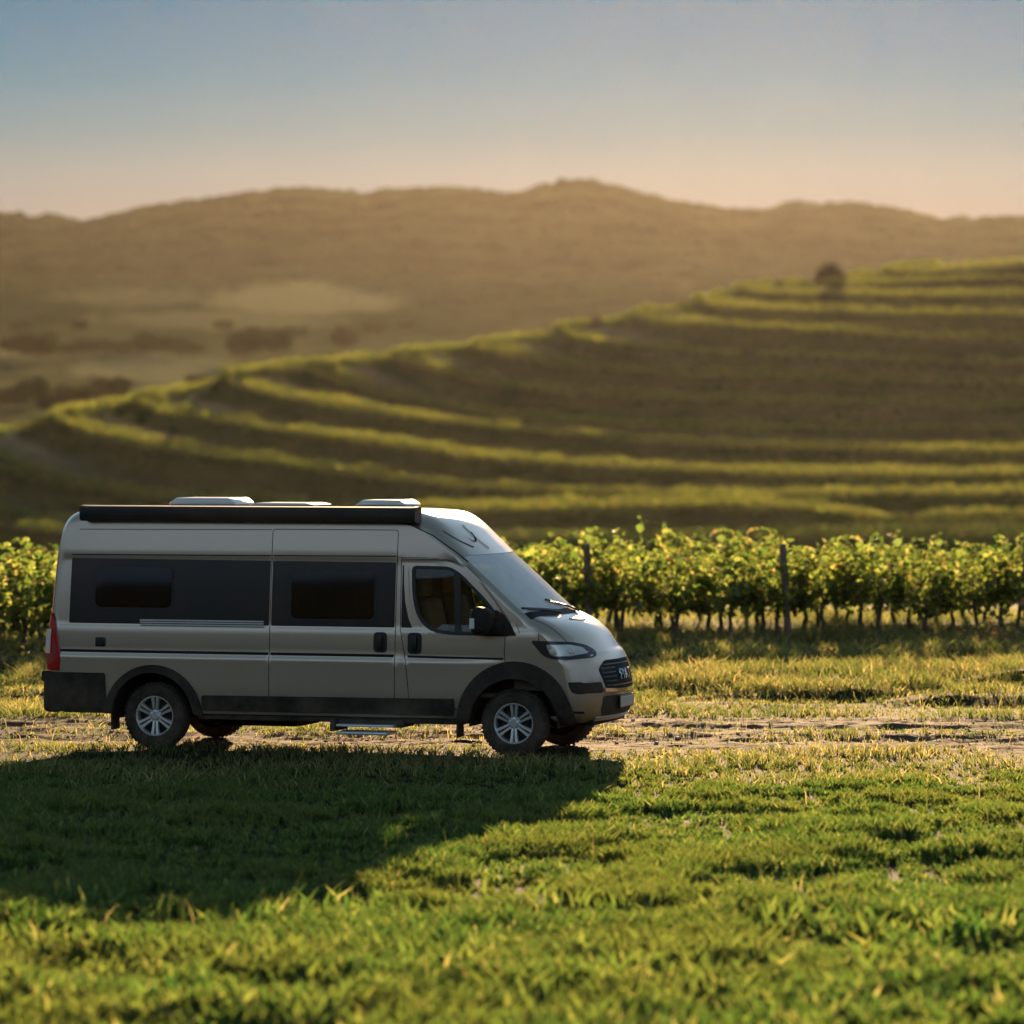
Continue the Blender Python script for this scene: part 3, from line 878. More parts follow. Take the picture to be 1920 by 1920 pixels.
# ------------------------------------------------------------------ camper van (local x forward from the rear axle, y to its left, z up)
W0 = 1.015
def plan(x): return .15 * ss(x, 2.5, 3.7) + .07 * ss(x, 4.2, 4.9)    # how far the front is bowed in plan
def deform(x, y, z):
    u = min(1.0, abs(y) / W0)
    f = 1 - .135 * max(0, min(1.2, (z - 1.12) / 1.42)) ** 1.45
    f *= 1 - .085 * ss(x, 3.0, 4.95) ** 1.3
    f *= 1 - .03 * ss(x, -.6, -1.3)
    e = u ** 6
    out = .020 * (1 - ss(z, .985, 1.045)) * (1 - ss(x, 3.5, 4.3)) + .010 * (1 - ss(z, 1.305, 1.345)) + .008 * ss(z, 2.045, 2.085)
    out -= .035 * (max(0, .68 - z) / .35) ** 2
    s = -1 if y < 0 else 1
    X = x - plan(x) * u * u + .045 * u * u * ss(x, -.8, -1.25)
    return Vector((X, y * f + s * e * out, z))

def side(X, Z, sgn=-1):
    x = X
    for _ in range(12):
        x = X + plan(x) - .045 * ss(x, -.8, -1.25)
    return deform(x, sgn * W0, Z)

# outline of the centre plane: x, z, rounding inwards, rounding sideways
PROF = [(4.62, .36, .08, .30), (4.84, .365, .10, .32), (4.93, .41, .13, .34), (4.975, .52, .15, .36), (4.985, .65, .15, .36), (4.975, .78, .15, .36), (4.945, .92, .15, .36), (4.915, 1.02, .15, .36), (4.878, 1.085, .15, .34),
        (4.83, 1.125, .15, .33), (4.795, 1.175, .14, .30), (4.745, 1.245, .13, .26), (4.67, 1.318, .12, .22), (4.57, 1.385, .11, .20), (4.45, 1.44, .11, .19), (4.36, 1.475, .11, .19), (4.295, 1.51, .075, .2),
        (4.185, 1.6, .075, .2), (3.985, 1.78, .075, .2), (3.785, 1.96, .075, .2), (3.605, 2.115, .075, .2), (3.535, 2.18, .075, .2), (3.42, 2.285, .10, .24), (3.25, 2.43, .15, .28), (3.12, 2.505, .15, .27), (2.98, 2.55, .14, .26), (2.75, 2.572, .13, .25),
        (2.0, 2.58, .13, .25), (1.0, 2.584, .13, .25), (0, 2.585, .13, .25), (-.7, 2.58, .13, .24), (-.95, 2.562, .13, .22), (-1.09, 2.50, .12, .2), (-1.165, 2.40, .11, .18), (-1.21, 2.2, .10, .15), (-1.25, 1.8, .10, .14),
        (-1.275, 1.4, .10, .14), (-1.28, 1.0, .10, .14), (-1.275, .6, .10, .14), (-1.26, .40, .08, .14)]
def catmull(P, n):
    P = np.array(P, float); out_ = []
    ext = np.concatenate([[2 * P[0] - P[1]], P, [2 * P[-1] - P[-2]]])
    for i in range(1, len(ext) - 2):
        p0, p1, p2, p3 = ext[i - 1:i + 3]
        for k in range(n):
            t = k / n
            # limited tangents keep the uneven spacing from overshooting
            d1 = np.linalg.norm(p1[:2] - p0[:2]); d2 = np.linalg.norm(p2[:2] - p1[:2]); d3 = np.linalg.norm(p3[:2] - p2[:2])
            m1 = ((p1 - p0) / d1 * d2 + (p2 - p1) / d2 * d1) / (d1 + d2) * d2
            m2 = ((p2 - p1) / d2 * d3 + (p3 - p2) / d3 * d2) / (d2 + d3) * d2
            h = (2 * t ** 3 - 3 * t ** 2 + 1, t ** 3 - 2 * t ** 2 + t, -2 * t ** 3 + 3 * t ** 2, t ** 3 - t ** 2)
            out_.append(h[0] * p1 + h[1] * m1 + h[2] * p2 + h[3] * m2)
    out_.append(P[-1])
    return np.array(out_)
NSUB = 5
OUT = catmull(PROF, NSUB)
tan = np.gradient(OUT[:, :2], axis=0)
for _ in range(2): tan[1:-1] = (tan[:-2] + 2 * tan[1:-1] + tan[2:]) / 4
tan /= np.linalg.norm(tan, axis=1)[:, None]
NIN = np.stack([-tan[:, 1], tan[:, 0]], 1)
if ((np.array([1.8, 1.2]) - OUT[60, :2]) * NIN[60]).sum() < 0: NIN = -NIN
NE, NM = 8, 12
def top_grid():
    G = []
    for i, (x, z, ri, ry) in enumerate(OUT):
        row = []
        cols = [(W0 - ry + ry * math.sin(math.pi / 2 * (1 - k / NE)), 1 - math.cos(math.pi / 2 * (1 - k / NE))) for k in range(NE)]
        mid = np.linspace(-1, 1, NM + 1) * (W0 - ry)
        full = [(-a, b) for a, b in cols] + [(m_, 0) for m_ in mid] + [(a, b) for a, b in cols[::-1]]
        for y, b in full:
            px, pz = x + NIN[i, 0] * ri * b, z + NIN[i, 1] * ri * b
            row.append(deform(px, y, pz))
        G.append(row)
    return G
GRID = top_grid()
NI, NJ = len(GRID), len(GRID[0])
def grid_patch(mb, i0, i1, j0, j1, skip=None, off=0.0, mi=0):
    idx = {}
    vs, fs = [], []
    for i in range(i0, i1 + 1):
        for j in range(j0, j1 + 1):
            p = GRID[i][j]
            if off:
                a = GRID[min(i + 1, NI - 1)][j] - GRID[max(i - 1, 0)][j]; b = GRID[i][min(j + 1, NJ - 1)] - GRID[i][max(j - 1, 0)]
                n_ = a.cross(b).normalized()
                if n_.dot(Vector((1.8, 0, 1.2)) - p) > 0: n_ = -n_
                p = p + n_ * off
            idx[i, j] = len(vs); vs.append(p)
    for i in range(i0, i1):
        for j in range(j0, j1):
            if skip and skip(i, j): continue
            fs.append((idx[i, j], idx[i, j + 1], idx[i + 1, j + 1], idx[i + 1, j]))
    mb.add(vs, fs, mi)

def inpoly(x, y, P):
    c = False; n = len(P); j = n - 1
    for i in range(n):
        if (P[i][1] > y) != (P[j][1] > y) and x < (P[j][0] - P[i][0]) * (y - P[i][1]) / (P[j][1] - P[i][1]) + P[i][0]: c = not c
        j = i
    return c
def densify(P, step):
    o_ = []
    for i in range(len(P)):
        a, b = P[i], P[(i + 1) % len(P)]
        n = max(1, int(math.hypot(b[0] - a[0], b[1] - a[1]) / step))
        o_ += [(a[0] + (b[0] - a[0]) * k / n, a[1] + (b[1] - a[1]) * k / n) for k in range(n)]
    return o_
def rounded(P, r, n=4):
    """polygon with its corners rounded; r a number or one per corner"""
    o_ = []
    for i, p in enumerate(P):
        q = r[i] if isinstance(r, (list, tuple)) else r
        p, a, b = Vector(p), Vector(P[i - 1]), Vector(P[(i + 1) % len(P)])
        if q <= 0: o_.append(tuple(p)); continue
        da, db = (a - p), (b - p)
        q1 = min(q, da.length * .48, db.length * .48)
        s_, e_ = p + da.normalized() * q1, p + db.normalized() * q1
        for k in range(n + 1):
            t = k / n
            o_.append(tuple(s_ * (1 - t) ** 2 + p * 2 * t * (1 - t) + e_ * t * t))
    return o_
def inset(P, d):
    """moves a polygon's edge inwards by d (outwards when negative)"""
    P = [Vector(p) for p in P]
    area = sum(P[i - 1].x * P[i].y - P[i].x * P[i - 1].y for i in range(len(P)))
    sg = 1 if area > 0 else -1
    o_ = []
    for i, p in enumerate(P):
        t = (P[(i + 1) % len(P)] - P[i - 1])
        if t.length < 1e-9: o_.append(tuple(p)); continue
        t.normalize()
        o_.append((p.x - t.y * d * sg, p.y + t.x * d * sg))
    return o_
def cdt(outer, holes=(), step=.08, zrows=(), dens=True):
    loops = [densify(outer, step) if dens else list(outer)] + [densify(h_, step) for h_ in holes]
    pts, edges = [], []
    for lp in loops:
        b = len(pts); pts += lp
        edges += [(b + k, b + (k + 1) % len(lp)) for k in range(len(lp))]
    bnd = np.array(pts)
    xs_ = np.arange(min(p[0] for p in outer) + step * .5, max(p[0] for p in outer), step)
    z0, z1 = min(p[1] for p in outer), max(p[1] for p in outer)
    zs_ = sorted(set([round(v_, 4) for v_ in np.arange(z0 + step * .5, z1, step) if all(abs(v_ - q) > step * .3 for q in zrows)] + [q for q in zrows if z0 < q < z1]))
    for z_ in zs_:
        for x_ in xs_:
            if inpoly(x_, z_, loops[0]) and not any(inpoly(x_, z_, h_) for h_ in loops[1:]):
                if np.min((bnd[:, 0] - x_) ** 2 + (bnd[:, 1] - z_) ** 2) > (step * .35) ** 2: pts.append((float(x_), float(z_)))
    r_ = delaunay_2d_cdt([Vector(p) for p in pts], edges, [], 0, 1e-6)
    V_ = [(p.x, p.y) for p in r_[0]]
    F_ = []
    for f in r_[2]:
        cx = sum(V_[k][0] for k in f) / len(f); cy = sum(V_[k][1] for k in f) / len(f)
        if inpoly(cx, cy, loops[0]) and not any(inpoly(cx, cy, h_) for h_ in loops[1:]): F_.append(tuple(f))
    return V_, F_
ZR = (.97, .985, 1.0, 1.015, 1.03, 1.045, 1.305, 1.318, 1.332, 1.345, 2.045, 2.065, 2.085)
def side_patch(mb, outer, holes=(), sgn=-1, off=0.0, step=.07, mi=0, dens=True):
    V_, F_ = cdt(outer, holes, step, ZR, dens)
    vs = []
    for X, Z in V_:
        p = side(X, Z, sgn); p.y += sgn * off; vs.append(p)
    mb.add(vs, F_, mi)

def arc(cx, cz, r, a0, a1, n=20, kz=1.0):
    return [(cx + r * math.cos(R(a0 + (a1 - a0) * k / n)), cz + r * kz * math.sin(R(a0 + (a1 - a0) * k / n))) for k in range(n + 1)]
FW, RW, WZ = 4.035, 0.0, .36
# side panel boundary from the edge of the rounded skin, closed along the sill with the two wheel openings
def side_outline(sgn):
    col = 0 if sgn < 0 else NJ - 1
    b = [(GRID[i][col].x, GRID[i][col].z) for i in range(NI)]
    sill = [(-1.20, .40)] + [(-.47, .40)] + arc(RW, WZ, .47, 175, 5, 18) + [(.47, .40), (3.555, .40)] + arc(FW, WZ, .47, 175, 5, 18) + [(4.52, .37)]
    return b + sill
DOOR = [(2.79, 2.075), (3.16, 2.07), (3.34, 2.045), (3.50, 1.985), (3.635, 1.865), (3.82, 1.64), (3.99, 1.40), (4.015, 1.33), (3.945, 1.27), (3.935, 1.04)] + arc(FW + .02, WZ, .60, 98, 158, 10) + [(3.47, .50), (2.91, .50), (2.895, .72), (2.865, 1.0), (2.80, 1.33)]
CABWIN = rounded([(2.91, 2.0), (3.32, 1.995), (3.44, 1.93), (3.735, 1.65), (3.885, 1.46), (4.0, 1.32), (3.98, 1.275), (3.30, 1.285), (3.10, 1.33), (2.98, 1.47), (2.925, 1.68)], [.05, .1, .12, .1, .05, .02, .02, .1, .12, .15, .1], 3)
SDOOR = rounded([(1.334, 2.375), (2.743, 2.375), (2.743, .52), (1.334, .52)], .03, 3)

for q_ in DOOR:
    if not inpoly(*q_, densify(side_outline(-1), .05)): print('DOOR OUTSIDE', q_)
V_ROOT = empty('camper_van', (VAN_O[0], VAN_O[1], 0), -PSI)
tag(V_ROOT, 'champagne grey high-roof camper van parked side-on on the dirt track', 'camper van')
PAR = V_ROOT
# --- body
body = MB()
CP = lambda k: k * NSUB                       # outline index of control point k
WS0, WS1 = CP(16), CP(20)                     # windscreen from cowl to header
HD0, HD1 = CP(9), CP(15)                      # bonnet
J0, J1 = 4, NJ - 5                            # columns used by the windscreen
HJ0, HJ1 = 5, NJ - 6
def body_skip(i, j):
    return (WS0 <= i < WS1 and J0 <= j < J1) or (HD0 <= i < HD1 and HJ0 <= j < HJ1)
grid_patch(body, 0, NI - 1, 0, NJ - 1, body_skip)
so = side_outline(-1)
side_patch(body, so, [inset(DOOR, -.005), inset(SDOOR, -.005)], -1, dens=False)
side_patch(body, [(x, z) for x, z in side_outline(1)], [CABWIN], 1, dens=False)
body_o = body.build('body', M['paint'], PAR, 40)
# full skin used to lay trim onto the surface
skin = MB(); grid_patch(skin, 0, NI - 1, 0, NJ - 1)
side_patch(skin, so, (), -1, dens=False)
side_patch(skin, side_outline(1), (), 1, dens=False)
BV = BVHTree.FromPolygons([Vector(v) for v in skin.v], skin.f)

def project(u, v, view):
    if view == 'R': o_, d = Vector((u, -3, v)), Vector((0, 1, 0))
    elif view == 'L': o_, d = Vector((u, 3, v)), Vector((0, -1, 0))
    elif view == 'F': o_, d = Vector((8, u, v)), Vector((-1, 0, 0))
    elif view == 'T': o_, d = Vector((u, v, 6)), Vector((0, 0, -1))
    elif view == 'B': o_, d = Vector((-6, u, v)), Vector((1, 0, 0))
    elif view == 'W': o_, d = Vector((u + 3 * .67, v, 1.85 + 3 * .74)), None
    h_, n_, _, _ = BV.ray_cast(o_, d)
    if h_ is None:
        h_, n_, _, _ = BV.find_nearest(o_ + d * (2.2 if view in 'RL' else 3))
    if n_.dot(d) > 0: n_ = -n_
    return h_, n_
def overlay(mb, poly, view, off=.003, back=None, step=.05, mi=0, holes=()):
    """a plate laid on the skin: the polygon is cast onto it, lifted by off, its rim taken back to `back`"""
    V_, F_ = cdt(poly, holes, step)
    vs = [(lambda hn: hn[0] + hn[1] * off)(project(u, v, view)) for u, v in V_]
    mb.add(vs, F_, mi)
    if back is not None:
        for lp in [densify(poly, step)] + [densify(h_, step) for h_ in holes]:
            a = [project(u, v, view) for u, v in lp]; n = len(lp)
            mb.add([h_ + q * off for h_, q in a] + [h_ + q * back for h_, q in a], [(k, (k + 1) % n, n + (k + 1) % n, n + k) for k in range(n)], mi)
def strip(mb, pts, w, view, off=.002, mi=0):
    pts = [Vector(p) for p in pts]; L_, R_ = [], []
    dn = []
    for i in range(len(pts) - 1):
        n = max(1, int((pts[i + 1] - pts[i]).length / .05))
        dn += [pts[i].lerp(pts[i + 1], k / n) for k in range(n)]
    dn.append(pts[-1])
    for i, p in enumerate(dn):
        t = (dn[min(i + 1, len(dn) - 1)] - dn[max(i - 1, 0)]).normalized(); q = Vector((-t.y, t.x)) * w / 2
        for s_, lst in ((q, L_), (-q, R_)):
            h_, n_ = project(p.x + s_.x, p.y + s_.y, view); lst.append(h_ + n_ * off)
    n = len(dn)
    mb.add(L_ + R_, [(k, k + 1, n + k + 1, n + k) for k in range(n - 1)], mi)

# --- bonnet, windscreen
bn = MB(); grid_patch(bn, HD0, HD1, HJ0, HJ1)
bonnet = bn.build('bonnet', M['paint'], PAR, 40)
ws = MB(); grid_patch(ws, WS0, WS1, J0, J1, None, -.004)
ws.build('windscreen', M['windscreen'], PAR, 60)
cr_ = MB(); grid_patch(cr_, CP(15), WS0 + 1, J0, J1, None, .002)
cr_.build('cowl', M['plastic'], PAR, 40)
# black lines where panels meet
def gap_line(*a_):
    mb = MB(); strip(mb, *a_); mb.build('panel_gap', M['gap'], body_o, 0, False)
hs_ = [GRID[i][HJ0] for i in range(HD0, HD1 + 1)]
for colj in (HJ0, HJ1):
    a = [GRID[i][colj] for i in range(HD0, HD1 + 1)]
    vs = []
    for p in a:
        h_, n_, _, _ = BV.find_nearest(p)
        out_n = (p - Vector((3.6, 0, .8))).normalized()
        if n_.dot(out_n) < 0: n_ = -n_
        vs += [p + n_ * .002 + Vector((0, .005, 0)), p + n_ * .002 - Vector((0, .005, 0))]
    seam = MB(); seam.add(vs, [(2 * k, 2 * k + 1, 2 * k + 3, 2 * k + 2) for k in range(len(a) - 1)]); seam.build('panel_gap', M['gap'], bonnet, 0, False)
gap_line([(4.304, 1.345), (4.304, 1.222)], .008, 'R')
gap_line([(3.955, 1.30), (4.10, 1.31), (4.06, 1.40)], .006, 'R')
gap_line([(-1.13, 2.32), (-1.165, 1.9), (-1.19, 1.45)], .008, 'R')
gap_line([(-.98, 2.088), (1.32, 2.094)], .012, 'R'); gap_line([(1.35, 2.094), (2.735, 2.10)], .012, 'R')
gap_line([(-.90, 2.36), (1.32, 2.37)], .007, 'R')
gap_line([(2.76, 2.088), (3.16, 2.085), (3.35, 2.060), (3.51, 1.998), (3.645, 1.878), (3.83, 1.652), (4.0, 1.412)], .006, 'R')
gap_line([(2.86, 2.44), (3.12, 2.325), (3.38, 2.15), (3.51, 2.045)], .010, 'R')
gap_line([(3.20, 2.37), (3.47, 2.19)], .006, 'R')
# dark jambs behind the door gaps
jm = MB()
for P_ in (DOOR, SDOOR):
    side_patch(jm, inset(P_, -.035), [inset(P_, .03)], -1, -.018, .1)
jm.build('door_jamb', M['gap'], body_o, 0, False)
rs = MB()
strip(rs, [(-1.10, 1.052), (1.322, 1.052)], .030, 'R', .004)
rs.build('rub_strip', M['plastic2'], body_o, 0, False)

# --- doors
def handle(par, x0, x1, z0, z1):
    mb = MB(); overlay(mb, rounded([(x0, z0), (x1, z0), (x1, z1), (x0, z1)], .05, 4), 'R', .006, -.01, .03)
    xc = (x0 + x1) / 2; p = side(xc, (z0 + z1) / 2)
    mb.rbox(xc - .028, xc + .028, p.y - .04, p.y - .012, z0 + .03, z1 - .03, .012, 2)
    return mb.build('handle', M['seal'], par, 35)
sd = MB(); side_patch(sd, inset(SDOOR, .003), (), -1, 0)
sdoor = sd.build('sliding_door', M['paint'], PAR, 40)
handle(sdoor, 2.505, 2.655, 1.085, 1.30)
r2 = MB(); strip(r2, [(1.346, 1.052), (2.732, 1.052)], .030, 'R', .004); r2.build('rub_strip', M['plastic2'], sdoor, 0, False)
cd = MB(); side_patch(cd, inset(DOOR, .003), [CABWIN], -1, 0, .05)
cdoor = cd.build('cab_door', M['paint'], PAR, 40)
handle(cdoor, 2.885, 3.04, 1.075, 1.30)
r3 = MB(); strip(r3, [(2.885, 1.048), (3.925, 1.036)], .024, 'R', .004); r3.build('rub_strip', M['plastic2'], cdoor, 0, False)
# window surrounds and panes of the cab
for sg, vw, par in ((-1, 'R', cdoor), (1, 'L', body_o)):
    fr = MB(); overlay(fr, inset(CABWIN, -.004), vw, .004, -.02, .05, 0, [inset(CABWIN, .030)])
    fr.build('window_seal', M['seal'], par, 35)
    dv = MB(); overlay(dv, [(3.375, 1.96), (3.44, 1.93), (3.47, 1.285), (3.40, 1.285)], vw, .003, -.02, .08); dv.build('quarter_pillar', M['seal'], par, 35)
    pn = MB(); V2, F2 = cdt(inset(CABWIN, .022), (), .07)
    pn.add([(lambda p: (p.x, p.y - sg * .012, p.z))(side(a, b, sg)) for a, b in V2], F2)
    pn.build('window_pane', M['glass'], par, 40)
# light rim round the cab window
lr = MB(); cw = inset(CABWIN, -.030)
strip(lr, [cw[k] for k in range(len(cw)) if cw[k][0] < 3.95 and not (cw[k][1] < 1.30 and cw[k][0] > 3.3)][:0] or [(2.86, 1.98), (2.868, 1.85), (2.885, 1.66), (2.945, 1.46), (3.075, 1.31), (3.29, 1.25), (3.60, 1.245)], .018, 'R', .008)
lr.build('window_ledge', M['paint'], cdoor, 0, False)

# --- dark side panels and caravan windows
def band(par, P_, name='side_band'):
    mb = MB(); overlay(mb, P_, 'R', .0035, -.002, .08); return mb.build(name, M['band'], par, 30)
band(body_o, rounded([(-.985, 1.35), (1.322, 1.35), (1.322, 2.04), (-.975, 2.05)], .012, 2))
bs = band(sdoor, rounded([(1.346, 1.35), (2.732, 1.35), (2.732, 2.035), (1.346, 2.04)], .012, 2))
band(cdoor, [(2.808, 1.35), (2.93, 1.35), (2.885, 1.45), (2.845, 1.62), (2.825, 1.82), (2.82, 2.005), (2.806, 2.005)])
def cwin(par, x0, x1, z0, z1):
    mb = MB(); P_ = rounded([(x0, z0), (x1, z0), (x1, z1), (x0, z1)], .075, 5)
    overlay(mb, inset(P_, -.016), 'R', .010, .002, .06, 0, [inset(P_, .012)])
    f_ = mb.build('window', M['seal'], par, 35)
    m2 = MB(); overlay(m2, P_, 'R', .016, .005, .06); m2.build('pane', M['acrylic'], f_, 35)
cwin(PAR, -.676, .201, 1.525, 1.96)
cwin(PAR, 1.57, 2.50, 1.43, 1.93)
# rail of the sliding door, filler cap
rl = MB()
for zc, hh, dd in ((1.392, .016, .022), (1.368, .014, .012), (1.345, .014, .022)):
    p0, p1 = side(-.15, zc), side(1.265, zc)
    rl.box(-.15, 1.265, p0.y - dd, p0.y + .002, zc - hh / 2 - (.0), zc + hh / 2)
rl.build('door_rail', M['alu'], PAR, 30)
fc = MB(); p0 = side(-.60, 1.15)
fc.rbox(-.665, -.545, p0.y - .012, p0.y + .01, 1.10, 1.20, .012, 2)
fc.lathe_y([(0, p0.y - .022), (.035, p0.y - .022), (.04, p0.y - .01)], -.605, 1.15, 20)
fc.build('filler_cap', M['seal'], PAR, 35)

# --- lower cladding
def annulus(cx, r0, r1, a0, a1, kz=1.0):
    return arc(cx, WZ, r1, a0, a1, 26, kz) + arc(cx, WZ, r0, a1, a0, 26, 1.0)
for sg, vw in ((-1, 'R'), (1, 'L')):
    wa = MB()
    overlay(wa, annulus(FW + .015, .455, .625, 182, -5, 1.045), vw, .032, -.03, .06)
    wa.build('wheel_arch', M['plastic'], PAR, 35)
    wa = MB()
    overlay(wa, annulus(RW + .01, .455, .56, 180, 0, .99), vw, .026, -.03, .06)
    wa.build('wheel_arch', M['plastic'], PAR, 35)
    sk = MB(); overlay(sk, rounded([(.575, .44), (3.40, .44), (3.40, .612), (.575, .598)], .015, 2), vw, .022, -.01, .1)
    sk.build('side_skirt', M['plastic2'], PAR, 35)
    sl = MB(); y0 = sg * .985
    sl.rbox(.50, 3.50, min(y0, y0 - sg * .12), max(y0, y0 - sg * .12), .335, .43, .02, 2); sl.build('sill', M['plastic'], PAR, 35)
rb = MB()
overlay(rb, [(-1.20, .375), (-.40, .375), (-.46, .44), (-.535, .52), (-.545, .80), (-.56, .818), (-1.20, .818)], 'R', .020, -.01, .06)
overlay(rb, [(-1.20, .375), (-.40, .375), (-.46, .44), (-.535, .52), (-.545, .80), (-.56, .818), (-1.20, .818)], 'L', .020, -.01, .06)
# the wrap round the tail with its step
rb.rbox(-1.305, -1.10, -.985, .985, .375, .815, .06, 4)
rb.rbox(-1.335, -1.20, -.95, .95, .70, .825, .03, 3)
rb.build('rear_bumper', M['plastic2'], PAR, 35)
# --- tail lights
for sg in (-1, 1):
    tl = MB()
    P_ = [(-.985 * 1, 0)]
    rows_ = [(.835, -1.255, -1.085), (.95, -1.26, -1.075), (1.08, -1.26, -1.085), (1.20, -1.255, -1.105), (1.32, -1.245, -1.130), (1.42, -1.235, -1.165), (1.45, -1.23, -1.19)]
    vs = []
    for z_, xb, xf in rows_:
        yo = abs(side(-1.05, z_, sg).y) + .014
        vs += [(xf, sg * (yo - .012), z_), (xf - .01, sg * yo, z_), (-1.20, sg * (yo - .008), z_), (xb + .02, sg * (yo - .03), z_), (xb, sg * (yo - .11), z_), (xb + .03, sg * (yo - .19), z_)]
    n = len(rows_)
    fs = [(6 * i + k, 6 * i + k + 1, 6 * i + 7 + k, 6 * i + 6 + k) for i in range(n - 1) for k in range(5)] + [tuple(range(5, -1, -1)), tuple(range(6 * n - 6, 6 * n))]
    tl.add(vs, fs)
    t_ = tl.build('tail_light', M['red'], PAR, 40)
    cl = MB(); vs = []
    for z_, xb in ((1.02, -1.268), (1.09, -1.268), (1.20, -1.263), (1.28, -1.255)):
        yo = abs(side(-1.05, z_, sg).y) + .014
        vs += [(xb + .075, sg * (yo + .004), z_), (xb + .010, sg * (yo - .020), z_), (xb - .012, sg * (yo - .10), z_)]
    cl.add(vs, [(3 * i + k, 3 * i + k + 1, 3 * i + 4 + k, 3 * i + 3 + k) for i in range(3) for k in range(2)])
    cl.build('clear_lens', M['lens'], t_, 40)

# --- front end
gr = MB(); GP = rounded([(-.60, .92), (-.50, .70), (.50, .70), (.60, .92), (.44, 1.01), (-.44, 1.01)], .04, 3)
overlay(gr, GP, 'F', .006, -.02, .05)
grille = gr.build('grille', M['gap'], PAR, 35)
gb = MB()
for z_ in (.745, .79, .835, .88, .925, .965):
    hw = .50 + (.08 * (z_ - .70) / .22 if z_ < .92 else .08 - (z_ - .92) * 1.4)
    if .77 < z_ < .94:                              # the bars stop at the lettering
        strip(gb, [(-hw, z_), (-.27, z_)], .012, 'F', .016); strip(gb, [(.27, z_), (hw, z_)], .012, 'F', .016)
    else: strip(gb, [(-hw, z_), (hw, z_)], .012, 'F', .016)
gb.build('grille_bar', M['smoke'], grille, 0, False)
gt = MB()
strip(gt, [(-.56, .705), (-.3, .69), (0, .685), (.3, .69), (.56, .705)], .034, 'F', .022)
strip(gt, [(-.56, .66), (0, .645), (.56, .66)], .014, 'F', .016)
gt.build('chrome_trim', M['chrome'], PAR, 0, False)
# bright lettering across the grille
tcu = bpy.data.curves.new('lettering', 'FONT'); tcu.body = 'FIAT'; tcu.size = .16; tcu.align_x = 'CENTER'; tcu.extrude = .006; tcu.space_character = 1.25
tob = bpy.data.objects.new('lettering', tcu); COL.objects.link(tob)
bpy.context.view_layer.update()
lme = bpy.data.meshes.new_from_object(tob.evaluated_get(bpy.context.evaluated_depsgraph_get()))
bpy.data.objects.remove(tob)
for v in lme.vertices:
    yy, zz, dd = v.co.x, v.co.y + .80, v.co.z
    h_, n_ = project(yy, zz, 'F')
    v.co = h_ + Vector((.022 + dd, 0, 0))
lme.materials.clear(); lme.materials.append(M['chrome'])
lo = link('lettering', lme, grille)
bi = MB(); overlay(bi, rounded([(-.55, .43), (.55, .43), (.60, .50), (.58, .64), (-.58, .64), (-.60, .50)], .03, 3), 'F', .004, -.01, .06)
bi.build('lower_intake', M['plastic'], PAR, 35)
lp = MB(); overlay(lp, [(-.60, .385), (.60, .385), (.64, .42), (-.64, .42)], 'F', .012, -.01, .06); lp.build('front_lip', M['alu'], PAR, 35)
npb = MB(); h_, n_ = project(0, .56, 'F')
npb.rbox(h_.x + .012, h_.x + .026, -.26, .26, .505, .615, .004, 1); npb.build('number_plate', M['plate'], PAR, 30)
npf = MB(); npf.rbox(h_.x + .004, h_.x + .018, -.275, .275, .49, .63, .006, 1); npf.build('plate_holder', M['seal'], PAR, 30)
for sg, vw in ((-1, 'R'), (1, 'L')):
    HLP = rounded([(4.235, 1.222), (4.45, 1.215), (4.61, 1.205), (4.70, 1.172), (4.80, 1.085), (4.805, 1.055), (4.62, 1.042), (4.48, 1.045), (4.39, 1.065), (4.33, 1.11)], [.01, .02, .03, .03, .02, .01, .02, .03, .03, .03], 3)
    hl = MB(); overlay(hl, inset(HLP, -.010), vw, .004, -.01, .04); hl.build('headlight', M['smoke'], PAR, 35)
    h0 = bpy.context.scene.objects[-1] if False else [o for o in bpy.data.objects if o.name.startswith('headlight')][-1]
    rf = MB(); overlay(rf, rounded([(4.385, 1.19), (4.60, 1.185), (4.69, 1.155), (4.76, 1.09), (4.62, 1.065), (4.47, 1.07), (4.42, 1.10)], .02, 3), vw, .010, .003, .03)
    rf.build('reflector', pbr('headlight_reflector', (.72, .68, .64), .25, .6), h0, 35)
    for xc, zc, rr_ in ((4.46, 1.115, .040), (4.62, 1.12, .045)):
        lb = MB(); hh_, nn_ = project(xc, zc, vw); c_ = hh_ + nn_ * .012
        ta = nn_.orthogonal().normalized(); tb_ = nn_.cross(ta)
        for ri_, dd in ((rr_, 0), (rr_ * .75, .012), (rr_ * .4, .016)):
            lb.add([c_ + nn_ * dd + (ta * math.cos(k * .3927) + tb_ * math.sin(k * .3927)) * ri_ for k in range(16)], [])
        b_ = len(lb.v) - 48
        for q in range(2):
            lb.f += [(b_ + q * 16 + k, b_ + q * 16 + (k + 1) % 16, b_ + q * 16 + 16 + (k + 1) % 16, b_ + q * 16 + 16 + k) for k in range(16)]; lb.m += [0] * 16
        lb.f.append(tuple(b_ + 32 + k for k in range(16))); lb.m.append(0)
        lb.build('bulb_lens', M['lens'], h0, 35)
    # fog lamp recess with its bright lower lip, low slot
    fg = MB(); overlay(fg, rounded([(4.615, .80), (4.75, .80), (4.79, .70), (4.78, .675), (4.70, .672), (4.65, .70)], [.02, .02, .02, .02, .03, .03], 3), vw, .003, -.01, .03)
    fg.build('fog_recess', M['plastic'], PAR, 35)
    f2 = MB(); overlay(f2, rounded([(sg * .90, .79), (sg * .60, .79), (sg * .57, .70), (sg * .60, .675), (sg * .88, .68)], .02, 3), 'F', .006, -.01, .03)
    f2.build('fog_recess', M['plastic'], PAR, 35)
    ls = MB(); strip(ls, [(4.66, .485), (4.76, .478)], .024, vw, .003); ls.build('bumper_slot', M['gap'], PAR, 0, False)

